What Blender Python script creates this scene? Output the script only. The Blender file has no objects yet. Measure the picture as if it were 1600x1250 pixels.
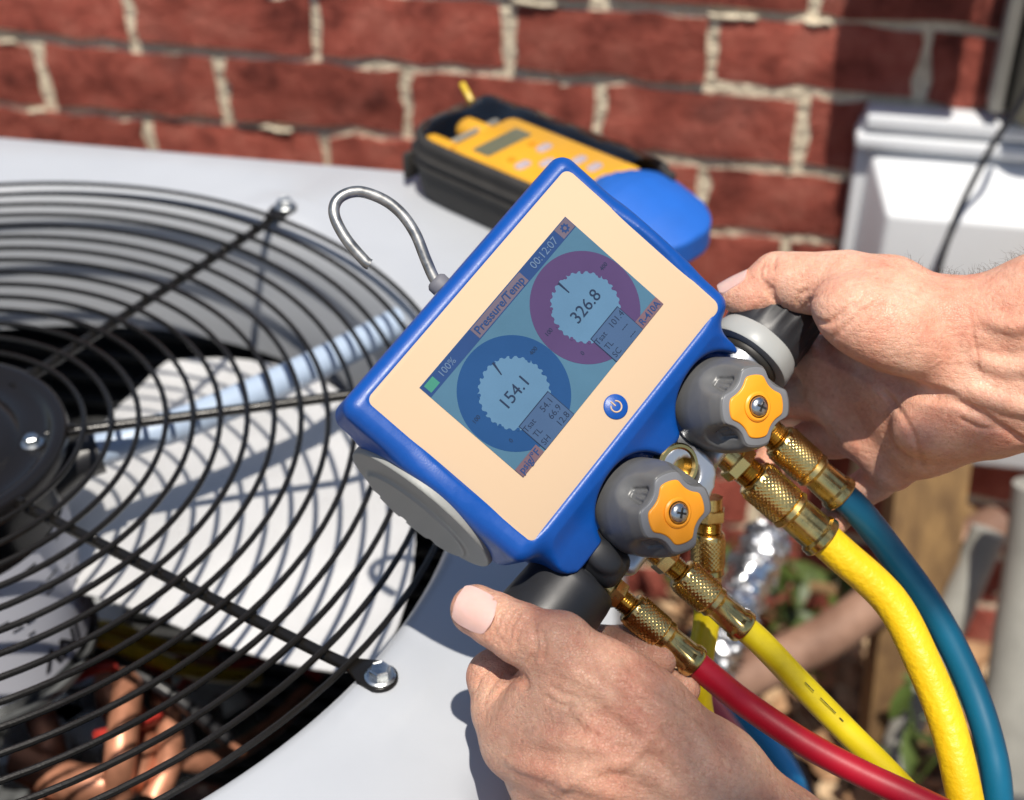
import bpy, bmesh, math, random
import numpy as np
from mathutils import Matrix, Vector

random.seed(7)
rng = np.random.default_rng(11)
scene = bpy.context.scene
col = scene.collection

# ------------------------------------------------------------------ camera
CAM = np.array([0.439268, -0.571819, 0.501587])
FW = np.array([-0.148385, 0.792721, -0.591249])
RT = np.array([0.983374, 0.181562, -0.003366])
UP = np.array([-0.104680, 0.581918, 0.806482])
FPX = 2338.26
cam = bpy.data.cameras.new('camera')
cam.sensor_fit = 'HORIZONTAL'
cam.sensor_width = 36
cam.lens = FPX / 1600 * 36
cam.clip_start = 0.02
cam.clip_end = 200
cam.dof.use_dof = True
cam.dof.focus_distance = 0.605
cam.dof.aperture_fstop = 7.6
camo = bpy.data.objects.new('camera', cam)
col.objects.link(camo)
camo.matrix_world = Matrix(((RT[0], UP[0], -FW[0], CAM[0]), (RT[1], UP[1], -FW[1], CAM[1]), (RT[2], UP[2], -FW[2], CAM[2]), (0, 0, 0, 1)))
scene.camera = camo

# ------------------------------------------------------------------ sky, sun, exposure
SUN = Vector((0.10, -0.345, 0.93)).normalized()
world = bpy.data.worlds.new('World')
scene.world = world
world.use_nodes = True
wn = world.node_tree
sky = wn.nodes.new('ShaderNodeTexSky')
sky.sky_type = 'NISHITA'
sky.sun_disc = False
sky.sun_elevation = math.asin(SUN.z)
sky.sun_rotation = math.atan2(SUN.x, SUN.y)
wn.links.new(sky.outputs['Color'], wn.nodes['Background'].inputs['Color'])
wn.nodes['Background'].inputs['Strength'].default_value = 0.085
sl = bpy.data.lights.new('sun', 'SUN')
sl.energy = 4.6
sl.angle = math.radians(0.53)
sl.color = (1.0, 0.935, 0.84)
so = bpy.data.objects.new('sun', sl)
col.objects.link(so)
so.rotation_euler = SUN.to_track_quat('Z', 'Y').to_euler()
so.location = SUN * 5
scene.view_settings.view_transform = 'Standard'
scene.view_settings.look = 'None'
scene.view_settings.exposure = 0.31
scene.view_settings.gamma = 1.0
scene.cycles.max_bounces = 8
scene.cycles.caustics_reflective = False
scene.cycles.caustics_refractive = False


def at(px, py, d):
    """a point of the place: photo pixel (1600 x 1250) at depth d metres along the view axis"""
    return CAM + d * (FW + (px - 800) / FPX * RT - (py - 625) / FPX * UP)


# ------------------------------------------------------------------ mesh helpers
def cat(pts, n=8):
    """Catmull-Rom through the points"""
    P = [np.asarray(p, float) for p in pts]
    P = [2 * P[0] - P[1]] + P + [2 * P[-1] - P[-2]]
    out = []
    for i in range(1, len(P) - 2):
        a, b, c, d = P[i - 1:i + 3]
        for k in range(n):
            t = k / n
            out.append(0.5 * (2 * b + (c - a) * t + (2 * a - 5 * b + 4 * c - d) * t * t + (3 * b - a - 3 * c + d) * t ** 3))
    out.append(P[-2])
    return out


def frame(d):
    d = np.asarray(d, float)
    d = d / np.linalg.norm(d)
    a = np.array([0, 0, 1.0]) if abs(d[2]) < 0.9 else np.array([1.0, 0, 0])
    x = np.cross(a, d)
    x /= np.linalg.norm(x)
    return x, np.cross(d, x), d


class MB:
    def __init__(s):
        s.v, s.f = [], []

    def add(s, v, f):
        o = len(s.v)
        s.v += [tuple(map(float, p)) for p in v]
        s.f += [tuple(i + o for i in q) for q in f]
        return s

    def box(s, c, size, R=None, bev=0.0):
        c = np.asarray(c, float)
        h = np.asarray(size, float) / 2
        R = np.eye(3) if R is None else np.asarray(R)
        if bev <= 0:
            v = [c + R @ (h * np.array(q)) for q in ((-1, -1, -1), (1, -1, -1), (1, 1, -1), (-1, 1, -1), (-1, -1, 1), (1, -1, 1), (1, 1, 1), (-1, 1, 1))]
            return s.add(v, [(0, 3, 2, 1), (4, 5, 6, 7), (0, 1, 5, 4), (1, 2, 6, 5), (2, 3, 7, 6), (3, 0, 4, 7)])
        bm = bmesh.new()
        bmesh.ops.create_cube(bm, size=2)
        for w in bm.verts:
            w.co = Vector(h * np.array(w.co))
        bmesh.ops.bevel(bm, geom=list(bm.edges), offset=bev, segments=2, profile=0.5, affect='EDGES')
        bm.verts.index_update()
        s.add([c + R @ np.array(w.co) for w in bm.verts], [tuple(x.index for x in q.verts) for q in bm.faces])
        bm.free()
        return s

    def tube(s, pts, r, seg=12, caps=True, closed=False):
        P = [np.asarray(p, float) for p in pts]
        n = len(P)
        rr = [r] * n if np.isscalar(r) else list(r)
        T = []
        for i in range(n):
            a = P[(i - 1) % n] if (closed or i > 0) else P[i]
            b = P[(i + 1) % n] if (closed or i < n - 1) else P[i]
            t = b - a
            T.append(t / (np.linalg.norm(t) + 1e-12))
        x, y, _ = frame(T[0])
        V = []
        for i in range(n):
            x = x - T[i] * (x @ T[i])
            x /= np.linalg.norm(x)
            y = np.cross(T[i], x)
            for k in range(seg):
                a = 2 * math.pi * k / seg
                V.append(P[i] + rr[i] * (x * math.cos(a) + y * math.sin(a)))
        F = []
        for i in range(n if closed else n - 1):
            j = (i + 1) % n
            for k in range(seg):
                l = (k + 1) % seg
                F.append((i * seg + k, i * seg + l, j * seg + l, j * seg + k))
        if caps and not closed:
            F.append(tuple(range(seg - 1, -1, -1)))
            F.append(tuple((n - 1) * seg + k for k in range(seg)))
        return s.add(V, F)

    def lathe(s, prof, o, axis, seg=32, rfun=None):
        """prof: (radius, height along axis)"""
        x, y, d = frame(axis)
        o = np.asarray(o, float)
        V, F = [], []
        for i, (r, h) in enumerate(prof):
            for k in range(seg):
                a = 2 * math.pi * k / seg
                q = r if rfun is None else rfun(r, h, a, i)
                V.append(o + d * h + q * (x * math.cos(a) + y * math.sin(a)))
        m = len(prof)
        for i in range(m - 1):
            for k in range(seg):
                l = (k + 1) % seg
                F.append((i * seg + k, i * seg + l, (i + 1) * seg + l, (i + 1) * seg + k))
        if prof[0][0] > 1e-6:
            F.append(tuple(range(seg - 1, -1, -1)))
        if prof[-1][0] > 1e-6:
            F.append(tuple((m - 1) * seg + k for k in range(seg)))
        return s.add(V, F)

    def prism(s, outline, z0, z1, bev=0.0, o=(0, 0, 0), ax=None):
        """extruded outline (x, y), top edge chamfered by bev; ax = 3 column axes"""
        o = np.asarray(o, float)
        A = np.eye(3) if ax is None else np.asarray(ax)
        P = np.asarray(outline, float)
        n = len(P)
        rings = [(P, z0)]
        if bev > 0:
            c = P.mean(0)
            nx = np.roll(P, -1, 0) - np.roll(P, 1, 0)
            nrm = np.stack([-nx[:, 1], nx[:, 0]], 1)
            nrm /= np.linalg.norm(nrm, axis=1)[:, None] + 1e-12
            rings += [(P, z1 - bev), (P + nrm * bev * 0.35, z1 - bev * 0.35), (P + nrm * bev, z1)]
        else:
            rings += [(P, z1)]
        V, F = [], []
        for q, z in rings:
            V += [o + A @ np.array([a, b, z]) for a, b in q]
        for i in range(len(rings) - 1):
            for k in range(n):
                l = (k + 1) % n
                F.append((i * n + k, i * n + l, (i + 1) * n + l, (i + 1) * n + k))
        F.append(tuple(range(n - 1, -1, -1)))
        m = len(rings) - 1
        F.append(tuple(m * n + k for k in range(n)))
        return s.add(V, F)

    def build(s, name, mat, parent=None, smooth=True, ang=40, loc=None):
        me = bpy.data.meshes.new(name)
        me.from_pydata(s.v, [], s.f)
        me.update()
        if smooth:
            me.shade_smooth()
            me.set_sharp_from_angle(angle=math.radians(ang))
        return link(name, me, mat, parent, loc)


def link(name, me, mat, parent=None, loc=None):
    o = bpy.data.objects.new(name, me)
    col.objects.link(o)
    if mat is not None and me is not None and len(me.materials) == 0:
        me.materials.append(mat)
    if parent is not None:
        o.parent = parent
    if loc is not None:
        o.location = Vector([float(q) for q in loc])
    return o


def empty(name, loc=(0, 0, 0)):
    o = bpy.data.objects.new(name, None)
    o.empty_display_size = 0.05
    col.objects.link(o)
    o.location = Vector([float(q) for q in loc])
    return o


def tag(o, label=None, cat=None, group=None, kind=None):
    if label:
        o['label'] = label
    if cat:
        o['category'] = cat
    if group:
        o['group'] = group
    if kind:
        o['kind'] = kind
    return o


def rrect(w, h, r, n=6, cx=0, cy=0):
    out = []
    for sx, sy, a0 in ((1, 1, 0), (-1, 1, 90), (-1, -1, 180), (1, -1, 270)):
        for k in range(n + 1):
            a = math.radians(a0 + 90 * k / n)
            out.append((cx + sx * (w / 2 - r) + r * math.cos(a), cy + sy * (h / 2 - r) + r * math.sin(a)))
    return out


def circ(r, n=32, cx=0, cy=0):
    return [(cx + r * math.cos(2 * math.pi * k / n), cy + r * math.sin(2 * math.pi * k / n)) for k in range(n)]


def text_mesh(txt, size, bold=0.0):
    cu = bpy.data.curves.new('t', 'FONT')
    cu.body = txt
    cu.size = size
    cu.align_x = 'CENTER'
    cu.align_y = 'CENTER'
    cu.offset = bold
    cu.resolution_u = 3
    t = bpy.data.objects.new('t', cu)
    col.objects.link(t)
    dg = bpy.context.evaluated_depsgraph_get()
    me = bpy.data.meshes.new_from_object(t.evaluated_get(dg))
    bpy.data.objects.remove(t)
    me.materials.clear()
    return me


# ------------------------------------------------------------------ implicit surfaces
class Field:
    """distance field on a grid (metres), smooth unions and cuts, meshed with surface nets"""

    def __init__(s, lo, hi, h):
        s.lo, s.h = np.asarray(lo, float), h
        s.n = np.ceil((np.asarray(hi, float) - s.lo) / h).astype(int) + 1
        s.d = np.full(s.n, 0.03, np.float32)

    def _win(s, lo, hi):
        a = np.clip(np.floor((np.asarray(lo) - s.lo) / s.h).astype(int), 0, s.n)
        b = np.clip(np.ceil((np.asarray(hi) - s.lo) / s.h).astype(int) + 1, 0, s.n)
        sl = tuple(slice(i, j) for i, j in zip(a, b))
        g = [s.lo[i] + s.h * np.arange(a[i], b[i]) for i in range(3)]
        return sl, np.meshgrid(*g, indexing='ij')

    def _mix(s, sl, q, k, cut):
        d = s.d[sl]
        if cut:
            q = -q
            hh = np.maximum(k - np.abs(d - q), 0) / k
            s.d[sl] = np.maximum(d, q) + hh * hh * k * 0.25
        else:
            hh = np.maximum(k - np.abs(d - q), 0) / k
            s.d[sl] = np.minimum(d, q) - hh * hh * k * 0.25

    def cone(s, a, b, ra, rb, k=0.004, cut=False):
        a, b = np.asarray(a, float), np.asarray(b, float)
        m = max(ra, rb) + k + 0.012
        sl, (X, Y, Z) = s._win(np.minimum(a, b) - m, np.maximum(a, b) + m)
        if X.size == 0:
            return
        ab = b - a
        t = np.clip(((X - a[0]) * ab[0] + (Y - a[1]) * ab[1] + (Z - a[2]) * ab[2]) / (ab @ ab + 1e-12), 0, 1)
        q = np.sqrt((X - a[0] - t * ab[0]) ** 2 + (Y - a[1] - t * ab[1]) ** 2 + (Z - a[2] - t * ab[2]) ** 2) - (ra + (rb - ra) * t)
        s._mix(sl, q, k, cut)

    def chain(s, pts, radii, k=0.004, kj=0.004, cut=False):
        for i in range(len(pts) - 1):
            s.cone(pts[i], pts[i + 1], radii[i], radii[i + 1], k if i == 0 else kj, cut)

    def ell(s, c, rad, axes=None, k=0.004, cut=False):
        c, rad = np.asarray(c, float), np.asarray(rad, float)
        A = np.eye(3) if axes is None else np.asarray(axes)  # columns
        m = rad.max() + k + 0.012
        sl, (X, Y, Z) = s._win(c - m, c + m)
        if X.size == 0:
            return
        D = np.stack([X - c[0], Y - c[1], Z - c[2]], -1) @ A
        k0 = np.sqrt(((D / rad) ** 2).sum(-1))
        k1 = np.sqrt(((D / rad ** 2) ** 2).sum(-1)) + 1e-9
        s._mix(sl, np.where(k0 < 0.05, -rad.min(), k0 * (k0 - 1) / k1), k, cut)

    def fun(s, lo, hi, fn, k=0.004, cut=False):
        sl, g = s._win(lo, hi)
        s._mix(sl, fn(*g), k, cut)

    def sample(s, p):
        q = (np.asarray(p) - s.lo) / s.h
        i = np.clip(np.floor(q).astype(int), 0, s.n - 2)
        t = q - i
        r = 0
        for dx in (0, 1):
            for dy in (0, 1):
                for dz in (0, 1):
                    w = (t[0] if dx else 1 - t[0]) * (t[1] if dy else 1 - t[1]) * (t[2] if dz else 1 - t[2])
                    r += w * s.d[i[0] + dx, i[1] + dy, i[2] + dz]
        return float(r)

    def hit(s, o, d, t0, t1, step=0.0006):
        """first surface point along a line"""
        t = t0
        d = np.asarray(d) / np.linalg.norm(d)
        while t < t1:
            p = o + d * t
            if np.all(p > s.lo) and np.all(p < s.lo + (s.n - 1) * s.h) and s.sample(p) < 0:
                return p
            t += step
        return None

    def grad(s, p):
        e = s.h
        g = np.array([s.sample(p + e * np.eye(3)[i]) - s.sample(p - e * np.eye(3)[i]) for i in range(3)])
        return g / (np.linalg.norm(g) + 1e-12)

    def mesh(s, name, origin=(0, 0, 0)):
        d = s.d
        S = d < 0
        nx, ny, nz = S.shape
        cs = np.zeros((nx - 1, ny - 1, nz - 1), np.int8)
        for dx in (0, 1):
            for dy in (0, 1):
                for dz in (0, 1):
                    cs += S[dx:nx - 1 + dx, dy:ny - 1 + dy, dz:nz - 1 + dz]
        act = (cs > 0) & (cs < 8)
        I = np.argwhere(act)
        idx = np.full(act.shape, -1, np.int64)
        idx[act] = np.arange(len(I))
        acc = np.zeros((len(I), 3))
        cnt = np.zeros(len(I))
        E = [((0, 0, 0), (1, 0, 0)), ((0, 1, 0), (1, 1, 0)), ((0, 0, 1), (1, 0, 1)), ((0, 1, 1), (1, 1, 1)), ((0, 0, 0), (0, 1, 0)), ((1, 0, 0), (1, 1, 0)), ((0, 0, 1), (0, 1, 1)), ((1, 0, 1), (1, 1, 1)), ((0, 0, 0), (0, 0, 1)), ((1, 0, 0), (1, 0, 1)), ((0, 1, 0), (0, 1, 1)), ((1, 1, 0), (1, 1, 1))]
        for a, b in E:
            a, b = np.array(a), np.array(b)
            va = d[tuple((I + a).T)]
            vb = d[tuple((I + b).T)]
            m = (va < 0) != (vb < 0)
            t = va / np.where(m, va - vb, 1)
            acc += np.where(m[:, None], a + (b - a) * t[:, None], 0)
            cnt += m
        V = s.lo + s.h * (I + acc / cnt[:, None]) - np.asarray(origin)
        quads = []
        for ax in range(3):
            o1, o2 = [(1, 2), (2, 0), (0, 1)][ax]
            sh = [slice(None)] * 3
            lo, hi = list(sh), list(sh)
            lo[ax], hi[ax] = slice(0, -1), slice(1, None)
            A, B = S[tuple(lo)], S[tuple(hi)]
            for sgn in (0, 1):
                e = np.argwhere((A & ~B) if sgn == 0 else (~A & B))
                ok = (e[:, o1] > 0) & (e[:, o2] > 0) & (e[:, o1] < S.shape[o1] - 1) & (e[:, o2] < S.shape[o2] - 1)
                e = e[ok]
                u = np.zeros(3, int)
                v = np.zeros(3, int)
                u[o1], v[o2] = 1, 1
                q = np.stack([idx[tuple((e - u - v).T)], idx[tuple((e - v).T)], idx[tuple(e.T)], idx[tuple((e - u).T)]], 1)
                quads.append(q if sgn == 0 else q[:, ::-1])
        Q = np.concatenate(quads)
        Q = Q[(Q >= 0).all(1)]
        me = bpy.data.meshes.new(name)
        me.vertices.add(len(V))
        me.vertices.foreach_set('co', V.astype(np.float32).ravel())
        me.loops.add(len(Q) * 4)
        me.loops.foreach_set('vertex_index', Q.astype(np.int32).ravel())
        me.polygons.add(len(Q))
        me.polygons.foreach_set('loop_start', np.arange(0, len(Q) * 4, 4, dtype=np.int32))
        me.update(calc_edges=True)
        me.validate()
        me.shade_smooth()
        return me


# ------------------------------------------------------------------ materials
def mat(name, rgb, rough=0.5, metal=0.0, var=0.0, vscale=20.0, bump=0.0, bscale=200.0, coat=0.0, dark=None, spec=0.5, detail=6, trans=0.0, alpha=1.0, sss=0.0, rvar=0.0, bdist=0.001, ramp=(0.35, 0.65), aniso=None):
    m = bpy.data.materials.new(name)
    m.use_nodes = True
    nt = m.node_tree
    b = nt.nodes['Principled BSDF']
    b.inputs['Base Color'].default_value = (*rgb, 1)
    b.inputs['Roughness'].default_value = rough
    b.inputs['Metallic'].default_value = metal
    b.inputs['Coat Weight'].default_value = coat
    b.inputs['Coat Roughness'].default_value = 0.08
    b.inputs['Specular IOR Level'].default_value = spec
    b.inputs['Transmission Weight'].default_value = trans
    b.inputs['Alpha'].default_value = alpha
    if sss > 0:
        b.inputs['Subsurface Weight'].default_value = sss
    tc = nt.nodes.new('ShaderNodeTexCoord')
    src = tc.outputs['Object']
    if aniso:
        mp = nt.nodes.new('ShaderNodeMapping')
        mp.inputs['Scale'].default_value = aniso
        nt.links.new(src, mp.inputs['Vector'])
        src = mp.outputs['Vector']
    if var > 0 or dark or rvar > 0:
        n = nt.nodes.new('ShaderNodeTexNoise')
        n.inputs['Scale'].default_value = vscale
        n.inputs['Detail'].default_value = detail
        n.inputs['Roughness'].default_value = 0.6
        nt.links.new(src, n.inputs['Vector'])
        r = nt.nodes.new('ShaderNodeValToRGB')
        d = dark or tuple(c * (1 - var) for c in rgb)
        r.color_ramp.elements[0].position, r.color_ramp.elements[1].position = ramp
        r.color_ramp.elements[0].color = (*d, 1)
        r.color_ramp.elements[1].color = (*rgb, 1)
        nt.links.new(n.outputs['Fac'], r.inputs['Fac'])
        nt.links.new(r.outputs['Color'], b.inputs['Base Color'])
        if rvar > 0:
            mr = nt.nodes.new('ShaderNodeMapRange')
            mr.inputs['From Min'].default_value = 0.3
            mr.inputs['From Max'].default_value = 0.7
            mr.inputs['To Min'].default_value = max(0.02, rough - rvar)
            mr.inputs['To Max'].default_value = min(1, rough + rvar)
            nt.links.new(n.outputs['Fac'], mr.inputs['Value'])
            nt.links.new(mr.outputs['Result'], b.inputs['Roughness'])
    if bump > 0:
        n2 = nt.nodes.new('ShaderNodeTexNoise')
        n2.inputs['Scale'].default_value = bscale
        n2.inputs['Detail'].default_value = 4
        nt.links.new(src, n2.inputs['Vector'])
        bp = nt.nodes.new('ShaderNodeBump')
        bp.inputs['Strength'].default_value = bump
        bp.inputs['Distance'].default_value = bdist
        nt.links.new(n2.outputs['Fac'], bp.inputs['Height'])
        nt.links.new(bp.outputs['Normal'], b.inputs['Normal'])
    return m


M = {}
M['panel'] = mat('painted_sheet_steel', (0.44, 0.46, 0.49), 0.38, var=0.09, vscale=5, bump=0.03, bscale=500, coat=0.15, rvar=0.06)
M['black_wire'] = mat('black_powder_coat', (0.008, 0.007, 0.006), 0.28, spec=0.32, bump=0.08, bscale=900, rvar=0.08)
M['black_plate'] = mat('black_gloss_steel', (0.010, 0.009, 0.009), 0.20, spec=0.35, bump=0.05, bscale=300, rvar=0.08)
M['zinc'] = mat('zinc_plated_steel', (0.62, 0.64, 0.64), 0.3, 1.0, var=0.25, vscale=120, rvar=0.1)
M['hookm'] = mat('galvanised_hook_steel', (0.42, 0.42, 0.41), 0.42, 0.9, var=0.45, vscale=160, rvar=0.14)
M['blade'] = mat('fan_blade_aluminium', (0.66, 0.66, 0.66), 0.34, 0.25, var=0.1, vscale=14, rvar=0.1)
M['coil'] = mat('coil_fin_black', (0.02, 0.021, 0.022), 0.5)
M['conduit'] = mat('grey_blue_conduit', (0.38, 0.47, 0.60), 0.32, coat=0.3)
M['copper'] = mat('copper_tube', (0.74, 0.33, 0.20), 0.42, 0.5, var=0.45, vscale=40, rvar=0.15)
M['steel_dull'] = mat('galvanised_sheet', (0.42, 0.44, 0.45), 0.4, 0.8, var=0.3, vscale=30, rvar=0.12)
M['label'] = mat('label_paper', (0.62, 0.63, 0.70), 0.5)
M['ink'] = mat('black_ink', (0.015, 0.015, 0.02), 0.5)
M['redwire'] = mat('red_wire_jacket', (0.45, 0.04, 0.03), 0.4)
M['yellowwire'] = mat('yellow_wire_jacket', (0.62, 0.42, 0.02), 0.4)
M['blackwire'] = mat('black_wire_jacket', (0.012, 0.012, 0.014), 0.4)
M['white'] = mat('white_plastic', (0.72, 0.72, 0.70), 0.4)
M['mortar'] = mat('lime_mortar', (0.80, 0.70, 0.52), 0.9, dark=(0.60, 0.51, 0.37), vscale=60, bump=1.0, bscale=110, bdist=0.008)
M['pvc'] = mat('weathered_white_plastic', (0.66, 0.68, 0.70), 0.5, var=0.08, vscale=7, bump=0.03, bscale=60)
M['blue'] = mat('blue_moulded_plastic', (0.001, 0.064, 0.315), 0.40, bump=0.16, bscale=1500, bdist=0.0004, rvar=0.05, vscale=300, var=0.05)
M['peach'] = mat('peach_face_film', (0.55, 0.405, 0.27), 0.75, bump=0.02, bscale=2500, spec=0.08)
M['lcd'] = mat('display_glass', (0.062, 0.138, 0.205), 0.10, spec=0.25, var=0.12, vscale=25)
M['grey'] = mat('grey_moulded_plastic', (0.27, 0.275, 0.26), 0.5, bump=0.12, bscale=1200, bdist=0.0004)
M['darkslot'] = mat('slot_grey_plastic', (0.14, 0.14, 0.16), 0.6)
M['rubber'] = mat('dark_grey_rubber', (0.125, 0.126, 0.125), 0.38, bump=0.06, bscale=1500, bdist=0.0003, var=0.15, vscale=90, rvar=0.08)
M['rim'] = mat('grey_rubber_rim', (0.17, 0.175, 0.185), 0.45)
M['orange'] = mat('orange_plastic', (0.88, 0.33, 0.015), 0.4, bump=0.03, bscale=900, bdist=0.0003)
M['black_rubber'] = mat('black_handle_rubber', (0.018, 0.019, 0.022), 0.42, bump=0.05, bscale=1500, bdist=0.0003, rvar=0.08)
M['silver'] = mat('cast_aluminium', (0.55, 0.57, 0.60), 0.36, 0.85, bump=0.10, bscale=1400, bdist=0.0003, rvar=0.08)
M['ltgrey'] = mat('light_grey_collar', (0.34, 0.35, 0.34), 0.42)
M['brass'] = mat('brass', (0.86, 0.60, 0.22), 0.22, 1.0, var=0.28, vscale=110, rvar=0.12)
M['brass_old'] = mat('crimped_brass', (0.74, 0.56, 0.22), 0.28, 1.0, var=0.4, vscale=90, rvar=0.14)
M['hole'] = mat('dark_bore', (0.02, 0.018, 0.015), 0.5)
M['hose_y'] = mat('yellow_hose_rubber', (0.83, 0.53, 0.008), 0.42, bump=0.5, bscale=330, bdist=0.0012, var=0.10, vscale=60)
M['hose_y2'] = mat('yellow_hose_scuffed', (0.76, 0.60, 0.01), 0.40, bump=0.08, bscale=500, bdist=0.0006, dark=(0.55, 0.42, 0.01), vscale=30, ramp=(0.28, 0.5), rvar=0.1)
M['hose_b'] = mat('blue_hose_rubber', (0.002, 0.115, 0.21), 0.40, bump=0.05, bscale=500, bdist=0.0006, var=0.08, vscale=50)
M['hose_r'] = mat('red_hose_rubber', (0.40, 0.004, 0.020), 0.44, bump=0.06, bscale=500, bdist=0.0006, var=0.1, vscale=50)
M['hose_b2'] = mat('bright_blue_hose', (0.02, 0.30, 0.62), 0.4)
M['hose_r2'] = mat('pink_red_hose', (0.62, 0.10, 0.12), 0.4)
M['pouch'] = mat('black_pouch_fabric', (0.030, 0.027, 0.024), 0.7, bump=0.5, bscale=1400, bdist=0.0006, var=0.3, vscale=60)
M['pouch_blue'] = mat('blue_pouch_fabric', (0.008, 0.115, 0.50), 0.6, bump=0.4, bscale=1600, bdist=0.0005, var=0.12, vscale=25)
M['meter'] = mat('yellow_meter_plastic', (0.86, 0.45, 0.03), 0.45, var=0.05, vscale=40)
M['meter_lcd'] = mat('meter_lcd', (0.16, 0.17, 0.12), 0.3)
M['key'] = mat('lilac_key_rubber', (0.52, 0.46, 0.55), 0.5)
M['wood'] = mat('weathered_wood', (0.26, 0.155, 0.06), 0.8, dark=(0.11, 0.06, 0.025), vscale=14, bump=0.5, bscale=60, bdist=0.003, aniso=(4, 4, 0.5))
M['postgrey'] = mat('weathered_grey_post', (0.20, 0.19, 0.135), 0.75, dark=(0.08, 0.075, 0.055), vscale=16, bump=0.4, bscale=50, bdist=0.003, aniso=(5, 5, 0.4))
M['rust'] = mat('rust_brown_pipe', (0.32, 0.19, 0.13), 0.65, dark=(0.16, 0.085, 0.055), vscale=20, bump=0.3, bscale=90, bdist=0.002)
M['pipegrey'] = mat('grey_pipe', (0.36, 0.35, 0.31), 0.55, var=0.3, vscale=12)
M['foil'] = mat('foil_duct', (0.66, 0.67, 0.69), 0.26, 1.0, bump=0.5, bscale=70, bdist=0.004, rvar=0.08, var=0.1, vscale=30)
M['soil'] = mat('bare_soil', (0.24, 0.155, 0.09), 0.95, dark=(0.10, 0.06, 0.035), vscale=14, bump=0.8, bscale=60, bdist=0.01)
M['concrete'] = mat('concrete', (0.38, 0.36, 0.32), 0.9, dark=(0.25, 0.235, 0.205), vscale=10, bump=0.5, bscale=90, bdist=0.004)
M['leaf_g'] = mat('green_leaf', (0.075, 0.115, 0.022), 0.5, var=0.5, vscale=20)


def brick_material():
    m = bpy.data.materials.new('red_brick')
    m.use_nodes = True
    nt = m.node_tree
    b = nt.nodes['Principled BSDF']
    b.inputs['Roughness'].default_value = 0.85
    b.inputs['Specular IOR Level'].default_value = 0.25
    tc = nt.nodes.new('ShaderNodeTexCoord')
    geo = nt.nodes.new('ShaderNodeNewGeometry')
    oi = nt.nodes.new('ShaderNodeObjectInfo')
    n = nt.nodes.new('ShaderNodeTexNoise')
    n.inputs['Scale'].default_value = 22
    n.inputs['Detail'].default_value = 8
    n.inputs['Roughness'].default_value = 0.62
    nt.links.new(geo.outputs['Position'], n.inputs['Vector'])
    r = nt.nodes.new('ShaderNodeValToRGB')
    el = r.color_ramp.elements
    el[0].position, el[0].color = 0.30, (0.17, 0.038, 0.028, 1)
    el[1].position, el[1].color = 0.72, (0.60, 0.20, 0.145, 1)
    e = el.new(0.5)
    e.color = (0.46, 0.112, 0.078, 1)
    nt.links.new(n.outputs['Fac'], r.inputs['Fac'])
    hv = nt.nodes.new('ShaderNodeHueSaturation')
    mr = nt.nodes.new('ShaderNodeMapRange')
    mr.inputs['To Min'].default_value = 0.8
    mr.inputs['To Max'].default_value = 1.18
    nt.links.new(oi.outputs['Random'], mr.inputs['Value'])
    nt.links.new(mr.outputs['Result'], hv.inputs['Value'])
    nt.links.new(r.outputs['Color'], hv.inputs['Color'])
    # cement bloom on parts of the faces
    n3 = nt.nodes.new('ShaderNodeTexNoise')
    n3.inputs['Scale'].default_value = 9
    n3.inputs['Detail'].default_value = 6
    nt.links.new(geo.outputs['Position'], n3.inputs['Vector'])
    r3 = nt.nodes.new('ShaderNodeValToRGB')
    r3.color_ramp.elements[0].position = 0.58
    r3.color_ramp.elements[1].position = 0.8
    r3.color_ramp.elements[0].color = (0, 0, 0, 1)
    r3.color_ramp.elements[1].color = (0.35, 0.35, 0.35, 1)
    nt.links.new(n3.outputs['Fac'], r3.inputs['Fac'])
    mx = nt.nodes.new('ShaderNodeMixRGB')
    mx.inputs['Color2'].default_value = (0.46, 0.22, 0.18, 1)
    nt.links.new(r3.outputs['Color'], mx.inputs['Fac'])
    nt.links.new(hv.outputs['Color'], mx.inputs['Color1'])
    nt.links.new(mx.outputs['Color'], b.inputs['Base Color'])
    n2 = nt.nodes.new('ShaderNodeTexNoise')
    n2.inputs['Scale'].default_value = 55
    n2.inputs['Detail'].default_value = 9
    n2.inputs['Roughness'].default_value = 0.7
    nt.links.new(geo.outputs['Position'], n2.inputs['Vector'])
    bp = nt.nodes.new('ShaderNodeBump')
    bp.inputs['Strength'].default_value = 1.0
    bp.inputs['Distance'].default_value = 0.018
    nt.links.new(n2.outputs['Fac'], bp.inputs['Height'])
    nt.links.new(bp.outputs['Normal'], b.inputs['Normal'])
    return m


M['brick'] = brick_material()


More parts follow.
